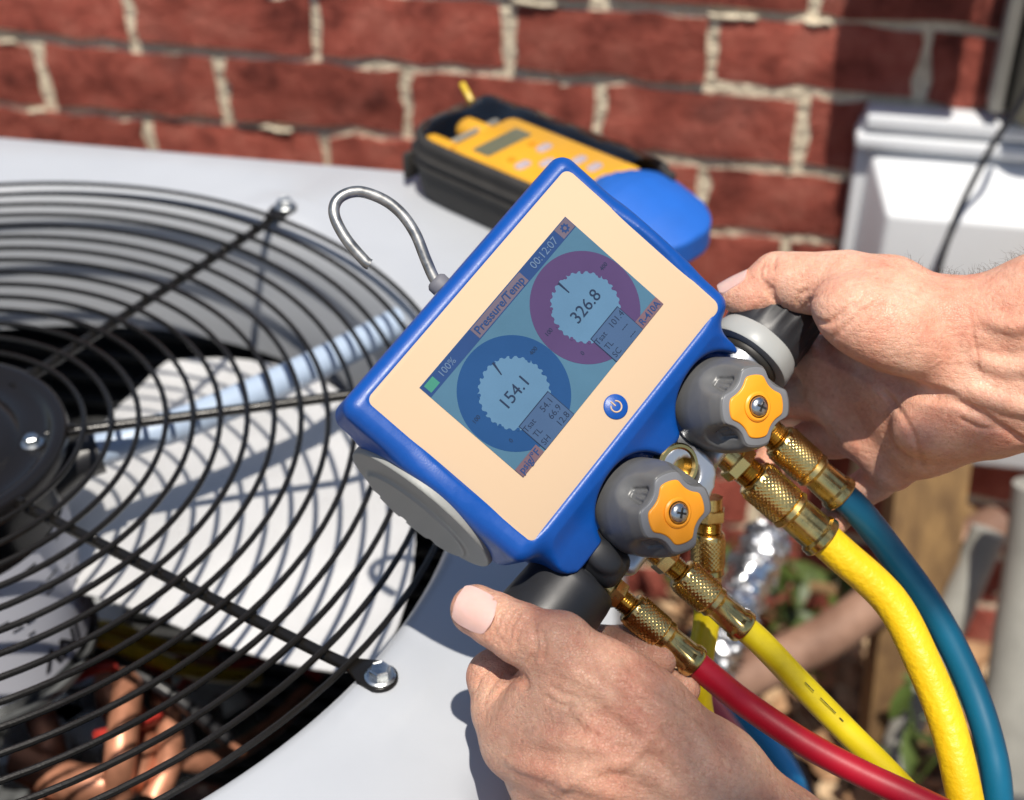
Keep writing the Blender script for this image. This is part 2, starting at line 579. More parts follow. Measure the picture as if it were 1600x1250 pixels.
def clear_material():
    m = bpy.data.materials.new('clear_vinyl')
    m.use_nodes = True
    nt = m.node_tree
    b = nt.nodes['Principled BSDF']
    nt.nodes.remove(b)
    out = nt.nodes['Material Output']
    tr = nt.nodes.new('ShaderNodeBsdfTransparent')
    tr.inputs['Color'].default_value = (0.93, 0.92, 0.90, 1)
    gl = nt.nodes.new('ShaderNodeBsdfGlossy')
    gl.inputs['Roughness'].default_value = 0.1
    fr = nt.nodes.new('ShaderNodeFresnel')
    fr.inputs['IOR'].default_value = 1.5
    tc = nt.nodes.new('ShaderNodeTexCoord')
    n = nt.nodes.new('ShaderNodeTexNoise')
    n.inputs['Scale'].default_value = 45
    nt.links.new(tc.outputs['Object'], n.inputs['Vector'])
    bp = nt.nodes.new('ShaderNodeBump')
    bp.inputs['Strength'].default_value = 0.5
    bp.inputs['Distance'].default_value = 0.004
    nt.links.new(n.outputs['Fac'], bp.inputs['Height'])
    nt.links.new(bp.outputs['Normal'], gl.inputs['Normal'])
    mx = nt.nodes.new('ShaderNodeMixShader')
    nt.links.new(fr.outputs['Fac'], mx.inputs['Fac'])
    nt.links.new(tr.outputs['BSDF'], mx.inputs[1])
    nt.links.new(gl.outputs['BSDF'], mx.inputs[2])
    nt.links.new(mx.outputs['Shader'], out.inputs['Surface'])
    return m


M['clear'] = clear_material()


def skin_material(name, base, red, pale, fine=1.0):
    m = bpy.data.materials.new(name)
    m.use_nodes = True
    nt = m.node_tree
    L = nt.links.new
    b = nt.nodes['Principled BSDF']
    b.inputs['Roughness'].default_value = 0.46
    b.inputs['Specular IOR Level'].default_value = 0.42
    b.inputs['Subsurface Weight'].default_value = 0.35
    b.inputs['Subsurface Radius'].default_value = (1.0, 0.32, 0.16)
    b.inputs['Subsurface Scale'].default_value = 0.0028
    tc = nt.nodes.new('ShaderNodeTexCoord')

    def noise(sc, det, rgh=0.6, mapping=None):
        n = nt.nodes.new('ShaderNodeTexNoise')
        n.inputs['Scale'].default_value = sc
        n.inputs['Detail'].default_value = det
        n.inputs['Roughness'].default_value = rgh
        if mapping:
            mp = nt.nodes.new('ShaderNodeMapping')
            mp.inputs['Rotation'].default_value = mapping[0]
            mp.inputs['Scale'].default_value = mapping[1]
            L(tc.outputs['Object'], mp.inputs['Vector'])
            L(mp.outputs['Vector'], n.inputs['Vector'])
        else:
            L(tc.outputs['Object'], n.inputs['Vector'])
        return n

    def ramp(n, stops):
        r = nt.nodes.new('ShaderNodeValToRGB')
        el = r.color_ramp.elements
        el[0].position, el[0].color = stops[0][0], (*stops[0][1], 1)
        el[1].position, el[1].color = stops[-1][0], (*stops[-1][1], 1)
        for p, c in stops[1:-1]:
            el.new(p).color = (*c, 1)
        L(n.outputs['Fac'], r.inputs['Fac'])
        return r
    r1 = ramp(noise(38, 5, 0.65), [(0.32, red), (0.5, base), (0.68, pale)])
    r2 = ramp(noise(420, 4, 0.7), [(0.35, (0.80, 0.74, 0.72)), (0.6, (1.0, 1.0, 1.0))])
    mx = nt.nodes.new('ShaderNodeMixRGB')
    mx.blend_type = 'MULTIPLY'
    mx.inputs['Fac'].default_value = 0.55
    L(r1.outputs['Color'], mx.inputs['Color1'])
    L(r2.outputs['Color'], mx.inputs['Color2'])
    # scattered freckles and pores
    vo0 = nt.nodes.new('ShaderNodeTexVoronoi')
    vo0.inputs['Scale'].default_value = 210
    L(tc.outputs['Object'], vo0.inputs['Vector'])
    rp = nt.nodes.new('ShaderNodeValToRGB')
    rp.color_ramp.elements[0].position, rp.color_ramp.elements[0].color = 0.04, (0.62, 0.45, 0.40, 1)
    rp.color_ramp.elements[1].position, rp.color_ramp.elements[1].color = 0.22, (1, 1, 1, 1)
    L(vo0.outputs['Distance'], rp.inputs['Fac'])
    mx2 = nt.nodes.new('ShaderNodeMixRGB')
    mx2.blend_type = 'MULTIPLY'
    mx2.inputs['Fac'].default_value = 0.5 * fine
    L(mx.outputs['Color'], mx2.inputs['Color1'])
    L(rp.outputs['Color'], mx2.inputs['Color2'])
    L(mx2.outputs['Color'], b.inputs['Base Color'])
    # relief: skin cells, fine cross lines, soft lumps
    vo = nt.nodes.new('ShaderNodeTexVoronoi')
    vo.feature = 'DISTANCE_TO_EDGE'
    vo.inputs['Scale'].default_value = 900
    nw = noise(140, 3)
    va = nt.nodes.new('ShaderNodeVectorMath')
    va.operation = 'MULTIPLY_ADD'
    va.inputs[1].default_value = (0.004, 0.004, 0.004)
    L(nw.outputs['Color'], va.inputs[0])
    L(tc.outputs['Object'], va.inputs[2])
    L(va.outputs['Vector'], vo.inputs['Vector'])
    w1 = noise(1.0, 3, 0.6, ((0.4, 0.7, 0.8), (520, 60, 520)))
    w2 = noise(1.0, 3, 0.6, ((1.2, -0.5, 0.2), (70, 560, 560)))
    ad = nt.nodes.new('ShaderNodeMath')
    ad.operation = 'ADD'
    L(w1.outputs['Fac'], ad.inputs[0])
    L(w2.outputs['Fac'], ad.inputs[1])
    cl = nt.nodes.new('ShaderNodeMath')
    cl.operation = 'MINIMUM'
    cl.inputs[1].default_value = 0.12
    L(vo.outputs['Distance'], cl.inputs[0])
    ma = nt.nodes.new('ShaderNodeMath')
    ma.operation = 'MULTIPLY_ADD'
    ma.inputs[1].default_value = 3.0
    L(cl.outputs['Value'], ma.inputs[0])
    L(ad.outputs['Value'], ma.inputs[2])
    bp = nt.nodes.new('ShaderNodeBump')
    bp.inputs['Strength'].default_value = 0.75 * fine
    bp.inputs['Distance'].default_value = 0.0007
    L(ma.outputs['Value'], bp.inputs['Height'])
    n5 = noise(110, 3)
    bp2 = nt.nodes.new('ShaderNodeBump')
    bp2.inputs['Strength'].default_value = 0.5
    bp2.inputs['Distance'].default_value = 0.0025
    L(n5.outputs['Fac'], bp2.inputs['Height'])
    L(bp.outputs['Normal'], bp2.inputs['Normal'])
    L(bp2.outputs['Normal'], b.inputs['Normal'])
    return m


M['skin_r'] = skin_material('palm_skin', (0.72, 0.385, 0.265), (0.66, 0.285, 0.19), (0.78, 0.48, 0.345), 0.7)
M['skin_l'] = skin_material('back_of_hand_skin', (0.62, 0.335, 0.23), (0.56, 0.245, 0.165), (0.68, 0.41, 0.285), 1.0)
M['nail'] = mat('fingernail', (0.74, 0.45, 0.39), 0.25, var=0.10, vscale=120, sss=0.2, coat=0.2)
M['hair'] = mat('arm_hair', (0.05, 0.03, 0.02), 0.5)
# ------------------------------------------------------------------ ground, pad, wall
GZ = -0.80
g = MB()
N = 60
gx, gy = np.linspace(-30, 30, N), np.linspace(-30, 30, N)
g.add([(-40, -40, GZ), (40, -40, GZ), (40, 40, GZ), (-40, 40, GZ)], [(0, 1, 2, 3)])
tag(g.build('ground', M['soil'], smooth=False), kind='structure')

YW = 0.7903
LB, HB = 0.1973, 0.0783
wall = tag(empty('brick_wall', (0.2, YW, GZ)), 'red brick wall with rough cream mortar joints behind the air conditioner', 'wall')
bw, bh = LB - 0.0125, HB - 0.0120
variants = []
for k in range(14):
    r = np.random.default_rng(100 + k)
    nx, nz = 8, 5
    V, F = [], []
    depth = 0.05
    jx = r.normal(0, 0.0012, (nx, nz))
    jz = r.normal(0, 0.0010, (nx, nz))
    jy = r.normal(0, 0.0018, (nx, nz))
    sl = r.normal(0, 0.002, 2)
    for i in range(nx):
        for j in range(nz):
            u, w = i / (nx - 1) * 2 - 1, j / (nz - 1) * 2 - 1
            ed = (i in (0, nx - 1)) or (j in (0, nz - 1))
            y = -0.0020 + jy[i, j] * 0.7 + (sl[0] * u + sl[1] * w) * 0.5 + (0.0020 if ed else 0)
            V.append((u * bw / 2 + jx[i, j] * (1.6 if ed else 1), y, w * bh / 2 + jz[i, j] * (1.8 if ed else 1)))
    for i in range(nx - 1):
        for j in range(nz - 1):
            a = i * nz + j
            F.append((a, a + nz, a + nz + 1, a + 1))
    rim = [i * nz for i in range(nx)] + [(nx - 1) * nz + j for j in range(1, nz)] + [i * nz + nz - 1 for i in range(nx - 2, -1, -1)] + [j for j in range(nz - 2, 0, -1)]
    o = len(V)
    for q in rim:
        V.append((V[q][0], depth, V[q][2]))
    for a in range(len(rim)):
        b = (a + 1) % len(rim)
        F.append((rim[b], rim[a], o + a, o + b))
    me = bpy.data.meshes.new('brick')
    me.from_pydata(V, [], F)
    me.update()
    me.shade_smooth()
    me.set_sharp_from_angle(angle=math.radians(55))
    me.materials.append(M['brick'])
    variants.append(me)
z0 = -0.0369
for row in range(-2, 10):
    zc = z0 - (row + 0.5) * HB
    ph = -0.2104 if row % 2 == 0 else -0.3181
    n0 = int(math.floor((-0.72 - ph) / LB))
    for n in range(n0, n0 + 13):
        xc = ph + (n + 0.5) * LB
        if xc > 1.72:
            continue
        b = link('brick', variants[random.randrange(14)], None, wall, (xc - 0.2 + random.gauss(0, 0.0012), random.gauss(0, 0.0008), zc - GZ + random.gauss(0, 0.0010)))
        b.rotation_euler = (random.gauss(0, 0.004), random.gauss(0, 0.006), random.gauss(0, 0.004))
# mortar bed: a lumpy sheet set back from the brick faces
nx, nz = 300, 130
X, Z = np.meshgrid(np.linspace(-0.85, 1.72, nx), np.linspace(GZ, 0.16, nz), indexing='ij')
nz_ = rng.normal(0, 1, (nx, nz))
for _ in range(2):
    nz_ = (nz_ + np.roll(nz_, 1, 0) + np.roll(nz_, -1, 0) + np.roll(nz_, 1, 1) + np.roll(nz_, -1, 1)) / 5
Y = 0.0031 + nz_ * 0.0010
mb = MB()
mb.add(np.stack([X - 0.2, Y, Z - GZ], -1).reshape(-1, 3), [(i * nz + j, (i + 1) * nz + j, (i + 1) * nz + j + 1, i * nz + j + 1) for i in range(nx - 1) for j in range(nz - 1)])
mb.add([(-1.05, 0.06, 0), (1.52, 0.06, 0), (1.52, 0.06, 0.96), (-1.05, 0.06, 0.96)], [(0, 3, 2, 1)])
mb.build('mortar', M['mortar'], wall, ang=180)
# mortar squeezed over brick arrises
mb = MB()
for k in range(22):
    row = random.randrange(0, 6)
    zc = z0 - row * HB - random.uniform(0.001, 0.006)
    xc = random.uniform(-0.4, 0.7)
    w = random.uniform(0.008, 0.035)
    pts = [(xc - 0.2 + t * w, -0.0002 + random.gauss(0, 0.0006), zc - GZ + random.gauss(0, 0.0012)) for t in (-1, -0.5, 0, 0.5, 1)]
    mb.tube(cat(pts, 3), [0.0012] + [random.uniform(0.0015, 0.0036) for _ in range(11)] + [0.0012], 7)
tag(mb.build('mortar_smears', M['mortar'], wall, ang=180), kind='stuff')

pad = MB()
pad.box((0.0, 0.0, GZ + 0.035), (0.92, 0.9, 0.07), bev=0.008)
tag(pad.build('concrete_pad', M['concrete']), 'concrete pad under the air conditioner cabinet', 'pad')
# ------------------------------------------------------------------ air conditioner condenser
HALF = 0.371
HX = 0.364
PZ = -0.004
ac = tag(empty('air_conditioner', (0, 0, GZ + 0.07)), 'grey air conditioner condenser with black round fan guard on top', 'air conditioner')
ACO = np.array([0, 0, GZ + 0.07])


def apart(mb, name, m, parent=None, ang=40):
    """part of the condenser, given in world coordinates"""
    mb.v = [tuple(np.array(p) - ACO) for p in mb.v]
    return mb.build(name, m, parent or ac, ang=ang)


def polar(r, deg, z=0.0):
    a = math.radians(deg)
    return np.array([r * math.cos(a), r * math.sin(a), z])


BA = (68.2, -21.7, -111.8, 158.2)
# top panel: square sheet, round opening rolled down into the shroud, raised pads under the bolts
mb = MB()
seg = 192


def padz(x, y):
    z = 0.0
    for a in BA:
        c = polar(0.3155, a)
        d = math.hypot(x - c[0], y - c[1])
        z = max(z, 0.0026 * (1 - min(1, max(0, (d - 0.022) / 0.007))))
    return z


rings = []
prof = [(0.297, -0.112), (0.297, -0.10), (0.2965, -0.06), (0.297, -0.03), (0.298, -0.018), (0.3005, -0.0085), (0.3035, -0.0035), (0.3065, -0.0006), (0.310, 0.0), (0.318, 0.0), (0.326, 0.0), (0.334, 0.0), (0.338, 0.0), (0.3425, 0.0)]
V = []
for r, z in prof:
    for k in range(seg):
        p = polar(r, 360 * k / seg)
        V.append((p[0], p[1], PZ + z + (padz(p[0], p[1]) if r > 0.309 else 0)))
for k in range(seg):
    a = 2 * math.pi * k / seg
    c, s_ = math.cos(a), math.sin(a)
    t = min((HX - 0.006) / (abs(c) + 1e-9), (HALF - 0.006) / (abs(s_) + 1e-9))
    V.append((c * t, s_ * t, PZ))
for k in range(seg):
    a = 2 * math.pi * k / seg
    c, s_ = math.cos(a), math.sin(a)
    t = min((HX - 0.0015) / (abs(c) + 1e-9), (HALF - 0.0015) / (abs(s_) + 1e-9))
    V.append((c * t, s_ * t, PZ - 0.0018))
for dz in (0.007, 0.05):
    for k in range(seg):
        a = 2 * math.pi * k / seg
        c, s_ = math.cos(a), math.sin(a)
        t = min(HX / (abs(c) + 1e-9), HALF / (abs(s_) + 1e-9))
        V.append((c * t, s_ * t, PZ - dz))
nr = len(prof) + 4
F = [(i * seg + k, i * seg + (k + 1) % seg, (i + 1) * seg + (k + 1) % seg, (i + 1) * seg + k) for i in range(nr - 1) for k in range(seg)]
mb.add(V, [tuple(reversed(f)) for f in F])
apart(mb, 'top_panel', M['panel'], ang=50)
# cabinet: corner posts, louvred sides in front of the coil
for sx in (-1, 1):
    for sy in (-1, 1):
        mb = MB()
        mb.box((sx * (HX - 0.022), sy * (HALF - 0.022), (PZ - 0.05 + GZ + 0.07) / 2), (0.04, 0.04, PZ - 0.05 - GZ - 0.07), bev=0.004)
        apart(mb, 'corner_post', M['panel'])
for ax in range(4):
    mb = MB()
    R = np.array(Matrix.Rotation(ax * math.pi / 2, 3, 'Z'))
    HF = HX if ax % 2 == 0 else HALF
    for k in range(34):
        z = PZ - 0.06 - k * 0.019
        mb.box(R @ np.array([HF - 0.012, 0, z]), (0.014, 0.63, 0.004), R @ np.array(Matrix.Rotation(0.5, 3, 'Y')))
    tag(apart(mb, 'louvre_panel', M['panel']), kind='stuff')
    # coil: dark fin block with horizontal tube rows, seen from inside through the guard
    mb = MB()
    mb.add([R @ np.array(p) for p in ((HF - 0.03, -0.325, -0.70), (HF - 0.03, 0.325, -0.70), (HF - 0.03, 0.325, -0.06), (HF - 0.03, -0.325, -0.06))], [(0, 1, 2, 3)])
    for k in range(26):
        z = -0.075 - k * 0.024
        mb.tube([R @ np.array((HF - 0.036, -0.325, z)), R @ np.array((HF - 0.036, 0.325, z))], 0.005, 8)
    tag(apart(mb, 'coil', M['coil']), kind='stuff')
mb = MB()
mb.box((0, 0, GZ + 0.08), (0.72, 0.72, 0.02))
apart(mb, 'base_pan', M['steel_dull'])

# fan guard
guard = empty('fan_guard')
guard.parent = ac
NR = 15
for k in range(NR):
    r = 0.30 - 0.01491 * (NR - 1 - k)
    mb = MB()
    n = 128
    mb.tube([polar(r, 360 * q / n, 0.0015) for q in range(n)], 0.00165, 8, closed=True)
    apart(mb, 'ring', M['black_wire'], guard)
for k in range(8):
    a = 22.95 + 45 * k
    bolted = k % 2 == 1
    mb = MB()
    pts = [polar(0.070, a, -0.0031), polar(0.30, a, -0.0031)]
    if bolted:
        pts = [polar(0.070, a, -0.0031), polar(0.288, a, -0.0031), polar(0.297, a, -0.0026), polar(0.302, a, -0.0018)]
    mb.tube(pts, 0.0030, 14)
    sp = apart(mb, 'spoke', M['black_wire'], guard)
    mb = MB()
    for q in range(NR):
        r = 0.30 - 0.01491 * (NR - 1 - q)
        mb.lathe([(0.0001, -0.0016), (0.0015, -0.001), (0.0019, 0.0), (0.0013, 0.001), (0.0001, 0.0015)], polar(r + random.gauss(0, 0.0006), a + random.gauss(0, 0.25), -0.0004), (random.gauss(0, .3), random.gauss(0, .3), 1), 10)
    apart(mb, 'weld_beads', M['black_plate'], guard)['kind'] = 'stuff'
    if bolted:
        # flattened end tab with its hexagon bolt
        x, t = polar(1, a), polar(1, a + 90)
        A = np.stack([x, t, np.array([0, 0, 1.0])], 1)
        mb = MB()
        out = [(-0.0155, -0.0035), (-0.006, -0.0078)] + [(0.0085 * math.cos(q) + 0.0005, 0.0085 * math.sin(q)) for q in np.linspace(-1.35, 1.35, 12)] + [(-0.006, 0.0078), (-0.0155, 0.0035)]
        mb.prism(out, 0, 0.0021, 0.0006, polar(0.3155, a, PZ + 0.0028), A)
        apart(mb, 'tab', M['black_wire'], guard)
        mb = MB()
        o = polar(0.3165, a, PZ + 0.0049)
        mb.lathe([(0.0072, 0), (0.0072, 0.0008), (0.0062, 0.0015)], o, (0, 0, 1), 32)
        mb.lathe([(0.0050, 0.0012), (0.0050, 0.0050), (0.0043, 0.0056), (0.0036, 0.0052), (0.0001, 0.0052)], o, (0, 0, 1), 6)
        apart(mb, 'bolt', M['zinc'], guard, ang=25)
# pressed hub plate carrying the motor
mb = MB()
mb.lathe([(0.0824, -0.0058), (0.0826, -0.0010), (0.0815, 0.0022), (0.0795, 0.0034), (0.076, 0.0034), (0.0735, 0.0022), (0.0715, -0.0012), (0.069, -0.0024), (0.058, -0.0024), (0.0555, -0.0005), (0.052, 0.0026), (0.048, 0.0032), (0.034, 0.0032), (0.0315, 0.0020), (0.0285, -0.0006), (0.0001, -0.0006)], (0, 0, 0), (0, 0, 1), 96)
hub = apart(mb, 'hub_plate', M['black_plate'], guard, ang=60)
for a in (16, 106, 196, 286):
    mb = MB()
    o = polar(0.0635, a, -0.0024)
    mb.lathe([(0.0062, 0), (0.0062, 0.0009), (0.0052, 0.0014)], o, (0, 0, 1), 24)
    mb.lathe([(0.0042, 0.0010), (0.0042, 0.0046), (0.0034, 0.0052), (0.0001, 0.0050)], o, (0, 0, 1), 6)
    apart(mb, 'hub_nut', M['zinc'], guard, ang=25)
for k in range(16):
    mb = MB()
    mb.box(polar(0.083, 22.95 + 22.5 * k, -0.0005), (0.007, 0.004, 0.004), np.array(Matrix.Rotation(math.radians(22.95 + 22.5 * k), 3, 'Z')), bev=0.001)
    if k % 2 == 0:
        apart(mb, 'weld_lug', M['black_wire'], guard)

# motor and fan
motor = empty('fan_motor')
motor.parent = ac
mb = MB()
mb.lathe([(0.0001, -0.165), (0.05, -0.165), (0.066, -0.158), (0.071, -0.150), (0.0715, -0.03), (0.069, -0.018), (0.06, -0.012), (0.0001, -0.012)], (0, 0, 0), (0, 0, 1), 64)
apart(mb, 'motor_can', M['black_plate'], motor)
mb = MB()
mb.lathe([(0.0725, -0.152), (0.0745, -0.152), (0.0745, -0.147), (0.0725, -0.147)], (0, 0, 0), (0, 0, 1), 64)
apart(mb, 'motor_band', M['steel_dull'], motor)
mb = MB()
n = 24
A0, A1 = -52, 34
V = []
for i in range(n + 1):
    for z in (-0.138, -0.048):
        V.append(polar(0.0722, A0 + (A1 - A0) * i / n, z))
mb.add(V, [(2 * i, 2 * i + 2, 2 * i + 3, 2 * i + 1) for i in range(n)])
lab = apart(mb, 'motor_label', M['label'], motor)


def on_can(me, deg, zc, r=0.0726, rot=0.0):
    """wrap a flat text mesh on the motor can"""
    c, s_ = math.cos(rot), math.sin(rot)
    for v in me.vertices:
        x, y = v.co.x * c - v.co.y * s_, v.co.x * s_ + v.co.y * c
        p = polar(r, deg + math.degrees(x / r), zc + y) - ACO
        v.co = Vector(p)
    return me


link('lettering', on_can(text_mesh('INV', 0.020, 0.0006), -12, -0.124, rot=math.pi), M['ink'], lab)
# short printed lines on the label, too small to read
mb = MB()
for row in range(6):
    z = -0.056 - row * 0.0085
    a = -44
    while a < 26:
        w = random.uniform(3, 9)
        if random.random() < 0.5:
            V = [polar(0.0726, a + w * t, z + dz) for t in (0, 0.5, 1) for dz in (0, 0.0014)]
            mb.add(V, [(0, 2, 3, 1), (2, 4, 5, 3)])
        a += w + random.uniform(1.5, 4)
tag(apart(mb, 'printed_lines', M['ink'], lab), kind='stuff')
fan = empty('fan')
fan.parent = ac
for q in range(2):
    mb = MB()
    nr_, na = 12, 20
    V = []
    for i in range(nr_ + 1):
        for j in range(na + 1):
            u, w = i / nr_, j / na
            r = 0.05 + 0.222 * u
            half = 33 + 13 * math.sin(u * 2.4) + 1.0 * u
            mid = 41
            a = mid - half + 2 * half * w
            if i == nr_:
                r -= 0.010 * abs(2 * w - 1) ** 3
            z = -0.112 - 0.022 * (w - 0.5) * (1.15 - 0.45 * u) + 0.026 * math.sin(math.pi * w) * (0.4 + 0.6 * u) + 0.012 * max(0.0, u - 0.86) / 0.14 - 0.010 * u * u
            V.append(polar(r, a + 180 * q, z))
    F = [(i * (na + 1) + j, (i + 1) * (na + 1) + j, (i + 1) * (na + 1) + j + 1, i * (na + 1) + j + 1) for i in range(nr_) for j in range(na)]
    o = len(V)
    V += [p - np.array([0, 0, 0.0016]) for p in V]
    F += [tuple(o + x for x in reversed(f)) for f in F]
    per = [j for j in range(na + 1)] + [i * (na + 1) + na for i in range(1, nr_ + 1)] + [nr_ * (na + 1) + j for j in range(na - 1, -1, -1)] + [i * (na + 1) for i in range(nr_ - 1, 0, -1)]
    F += [(per[k], per[(k + 1) % len(per)], o + per[(k + 1) % len(per)], o + per[k]) for k in range(len(per))]
    mb.add(V, F)
    bl = apart(mb, 'blade', M['blade'], fan, ang=50)
    for k in range(3):
        mb = MB()
        mb.lathe([(0.006, 0), (0.006, 0.002), (0.003, 0.0042), (0.0001, 0.0045)], polar(0.085 + 0.022 * k, 38 + 180 * q, -0.113), (0, 0, 1), 12)
        apart(mb, 'rivet', M['zinc'], bl)
mb = MB()
mb.lathe([(0.0001, -0.19), (0.03, -0.19), (0.03, -0.168), (0.055, -0.166), (0.055, -0.160), (0.0001, -0.160)], (0, 0, 0), (0, 0, 1), 40)
apart(mb, 'fan_hub', M['steel_dull'], fan)
# motor lead conduit strapped under the guard
mb = MB()
pts = cat([polar(0.055, 20, -0.045), (0.071, 0.040, -0.030), (0.125, 0.083, -0.026), (0.178, 0.142, -0.024), (0.226, 0.210, -0.024), (0.245, 0.245, -0.030), (0.252, 0.262, -0.06)], 10)
mb.tube(pts, 0.0098, 16)
apart(mb, 'lead_conduit', M['conduit'])
mb = MB()
mb.tube([polar(0.05, 18, -0.046), (0.069, 0.038, -0.031), (0.082, 0.048, -0.029)], 0.0125, 16)
apart(mb, 'conduit_boot', M['blackwire'])
# inside: compressor, copper lines, wiring
mb = MB()
mb.lathe([(0.0001, -0.36), (0.05, -0.36), (0.08, -0.375), (0.092, -0.40), (0.094, -0.45), (0.094, -0.72), (0.0001, -0.72)], (-0.02, -0.02, 0), (0, 0, 1), 40)
comp = apart(mb, 'compressor', M['black_plate'])


def cp(px, py, z):
    d = FW + (px - 800) / FPX * RT - (py - 625) / FPX * UP
    return CAM + d * ((z - CAM[2]) / d[2])


def pipe(name, pts, r, m, n=6):
    mb = MB()
    mb.tube(cat([cp(p[0], p[1], p[2] + 0.09) for p in pts], n), r * 1.15, 12)
    return apart(mb, name, M[m])


pipe('copper_pipe', [(35, 1190, -.34), (120, 1225, -.33), (200, 1215, -.33), (215, 1150, -.33), (180, 1090, -.33), (175, 1020, -.37)], 0.011, 'copper')
pipe('copper_pipe', [(-20, 1120, -.36), (60, 1080, -.34), (85, 1020, -.33), (70, 960, -.36)], 0.010, 'copper')
pipe('copper_pipe', [(185, 1240, -.33), (190, 1160, -.30), (200, 1060, -.30), (190, 1000, -.36), (160, 960, -.42)], 0.0085, 'copper')
pipe('copper_pipe', [(240, 1250, -.34), (265, 1180, -.33), (255, 1090, -.33), (230, 1030, -.38), (180, 1000, -.45)], 0.0075, 'copper')
pipe('copper_pipe', [(60, 1110, -.36), (80, 1180, -.35), (70, 1240, -.36), (40, 1300, -.36)], 0.009, 'copper')
pipe('copper_pipe', [(250, 1180, -.33), (330, 1190, -.35), (420, 1140, -.40), (480, 1080, -.46)], 0.006, 'copper')
pipe('copper_pipe', [(20, 1060, -.42), (120, 1090, -.40), (260, 1060, -.42), (330, 1040, -.48)], 0.008, 'copper')
pipe('red_wire', [(110, 1060, -.30), (170, 1040, -.29), (240, 1050, -.32), (330, 1010, -.40), (420, 1010, -.42), (500, 1060, -.45)], 0.0035, 'redwire')
pipe('red_wire', [(150, 1150, -.30), (250, 1120, -.32), (300, 1060, -.36), (420, 1030, -.42)], 0.003, 'redwire')
pipe('red_wire', [(60, 1010, -.33), (90, 960, -.33), (150, 950, -.36)], 0.0035, 'redwire')
pipe('yellow_wire', [(110, 985, -.28), (160, 1000, -.28), (230, 1025, -.30), (300, 1050, -.33), (400, 1060, -.4)], 0.0045, 'yellowwire')
pipe('yellow_wire', [(130, 975, -.30), (190, 985, -.30), (260, 1010, -.33), (330, 1020, -.38)], 0.004, 'yellowwire')
pipe('black_wire', [(60, 1060, -.30), (140, 1020, -.29), (260, 1080, -.30), (360, 1160, -.33)], 0.004, 'blackwire')
for (px, py, z, s_, m) in ((155, 1000, -.33, (0.035, 0.05, 0.03), 'white'), (110, 1110, -.38, (0.07, 0.05, 0.05), 'steel_dull'), (130, 1150, -.37, (0.06, 0.03, 0.03), 'white'), (230, 1120, -.40, (0.10, 0.06, 0.05), 'steel_dull'), (150, 1060, -.36, (0.05, 0.05, 0.05), 'steel_dull'), (60, 1190, -.36, (0.05, 0.03, 0.03), 'white'), (260, 1170, -.36, (0.04, 0.04, 0.03), 'white'), (40, 1110, -.35, (0.03, 0.04, 0.04), 'white'), (330, 1120, -.42, (0.05, 0.05, 0.04), 'steel_dull')):
    mb = MB()
    mb.box(cp(px, py, z + 0.06), s_, np.array(Matrix.Rotation(random.uniform(-0.7, 0.7), 3, 'Z')), bev=0.005)
    apart(mb, 'bracket', M[m])
mb = MB()
o = cp(150, 1040, -.36)
mb.lathe([(0.0001, 0.06), (0.020, 0.06), (0.024, 0.055), (0.024, -0.02), (0.0001, -0.02)], o, (0.2, -0.1, 1), 32)
apart(mb, 'capacitor', M['zinc'])
# ------------------------------------------------------------------ digital manifold gauge
GR = np.array([[0.48489092, -0.79314805, 0.36850641], [0.75872743, 0.17192717, -0.62831022], [0.43498675, 0.58425784, 0.68514911]])
GT = np.array([0.36230291, -0.07865533, 0.15976913])
gauge = tag(empty('manifold_gauge'), 'blue digital manifold gauge with peach face and colour display, held over the fan', 'gauge')
gauge.matrix_world = Matrix(((*GR[0], GT[0]), (*GR[1], GT[1]), (*GR[2], GT[2]), (0, 0, 0, 1)))


def mm(*p):
    return np.array(p, float) / 1000


def gl(*p):
    """gauge coordinates in mm to the place"""
    return GT + GR @ mm(*p)


KAX = np.array([0.0, -0.25, 0.968])
KT = [np.array([36.6, -77.8, 12.0]), np.array([-19.6, -78.2, 12.0])]


def sdbox(X, Y, Z, c, h, r):
    q = [np.abs(a - b / 1000) - (s / 1000 - r / 1000) for a, b, s in zip((X, Y, Z), c, h)]
    o = np.sqrt(sum(np.maximum(a, 0) ** 2 for a in q))
    return o + np.minimum(np.maximum(q[0], np.maximum(q[1], q[2])), 0) - r / 1000


def sdcyl(X, Y, Z, a, ax, r, L):
    """solid cylinder from a along unit ax, length L, radius r (mm)"""
    a = np.asarray(a) / 1000
    t = (X - a[0]) * ax[0] + (Y - a[1]) * ax[1] + (Z - a[2]) * ax[2]
    d = np.sqrt(np.maximum((X - a[0]) ** 2 + (Y - a[1]) ** 2 + (Z - a[2]) ** 2 - t * t, 0)) - r / 1000
    e = np.abs(t - L / 2000) - L / 2000
    return np.minimum(np.maximum(d, e), 0) + np.sqrt(np.maximum(d, 0) ** 2 + np.maximum(e, 0) ** 2)


fd = Field(mm(-84, -76, -82), mm(82, 58, 8), 0.00105)
lo, hi = mm(-84, -76, -82), mm(82, 58, 8)
fd.fun(lo, hi, lambda X, Y, Z: sdbox(X, Y, Z, (-1.5, 1.3, -16), (72.5, 48.3, 17), 6.5), 0.002)
fd.fun(lo, hi, lambda X, Y, Z: sdcyl(X, Y, Z, (-71, -4, -37), (1, 0, 0), 37, 139), 0.008)


def skirt(X, Y, Z):
    # sloping apron below the face
    s = sdbox(X, Y, Z, (-2, -52, -24), (62, 15.5, 22), 9)
    pl = (Z - (-0.0005)) * 0.90 + (-(Y + 0.045)) * 0.42
    return np.maximum(s, pl)


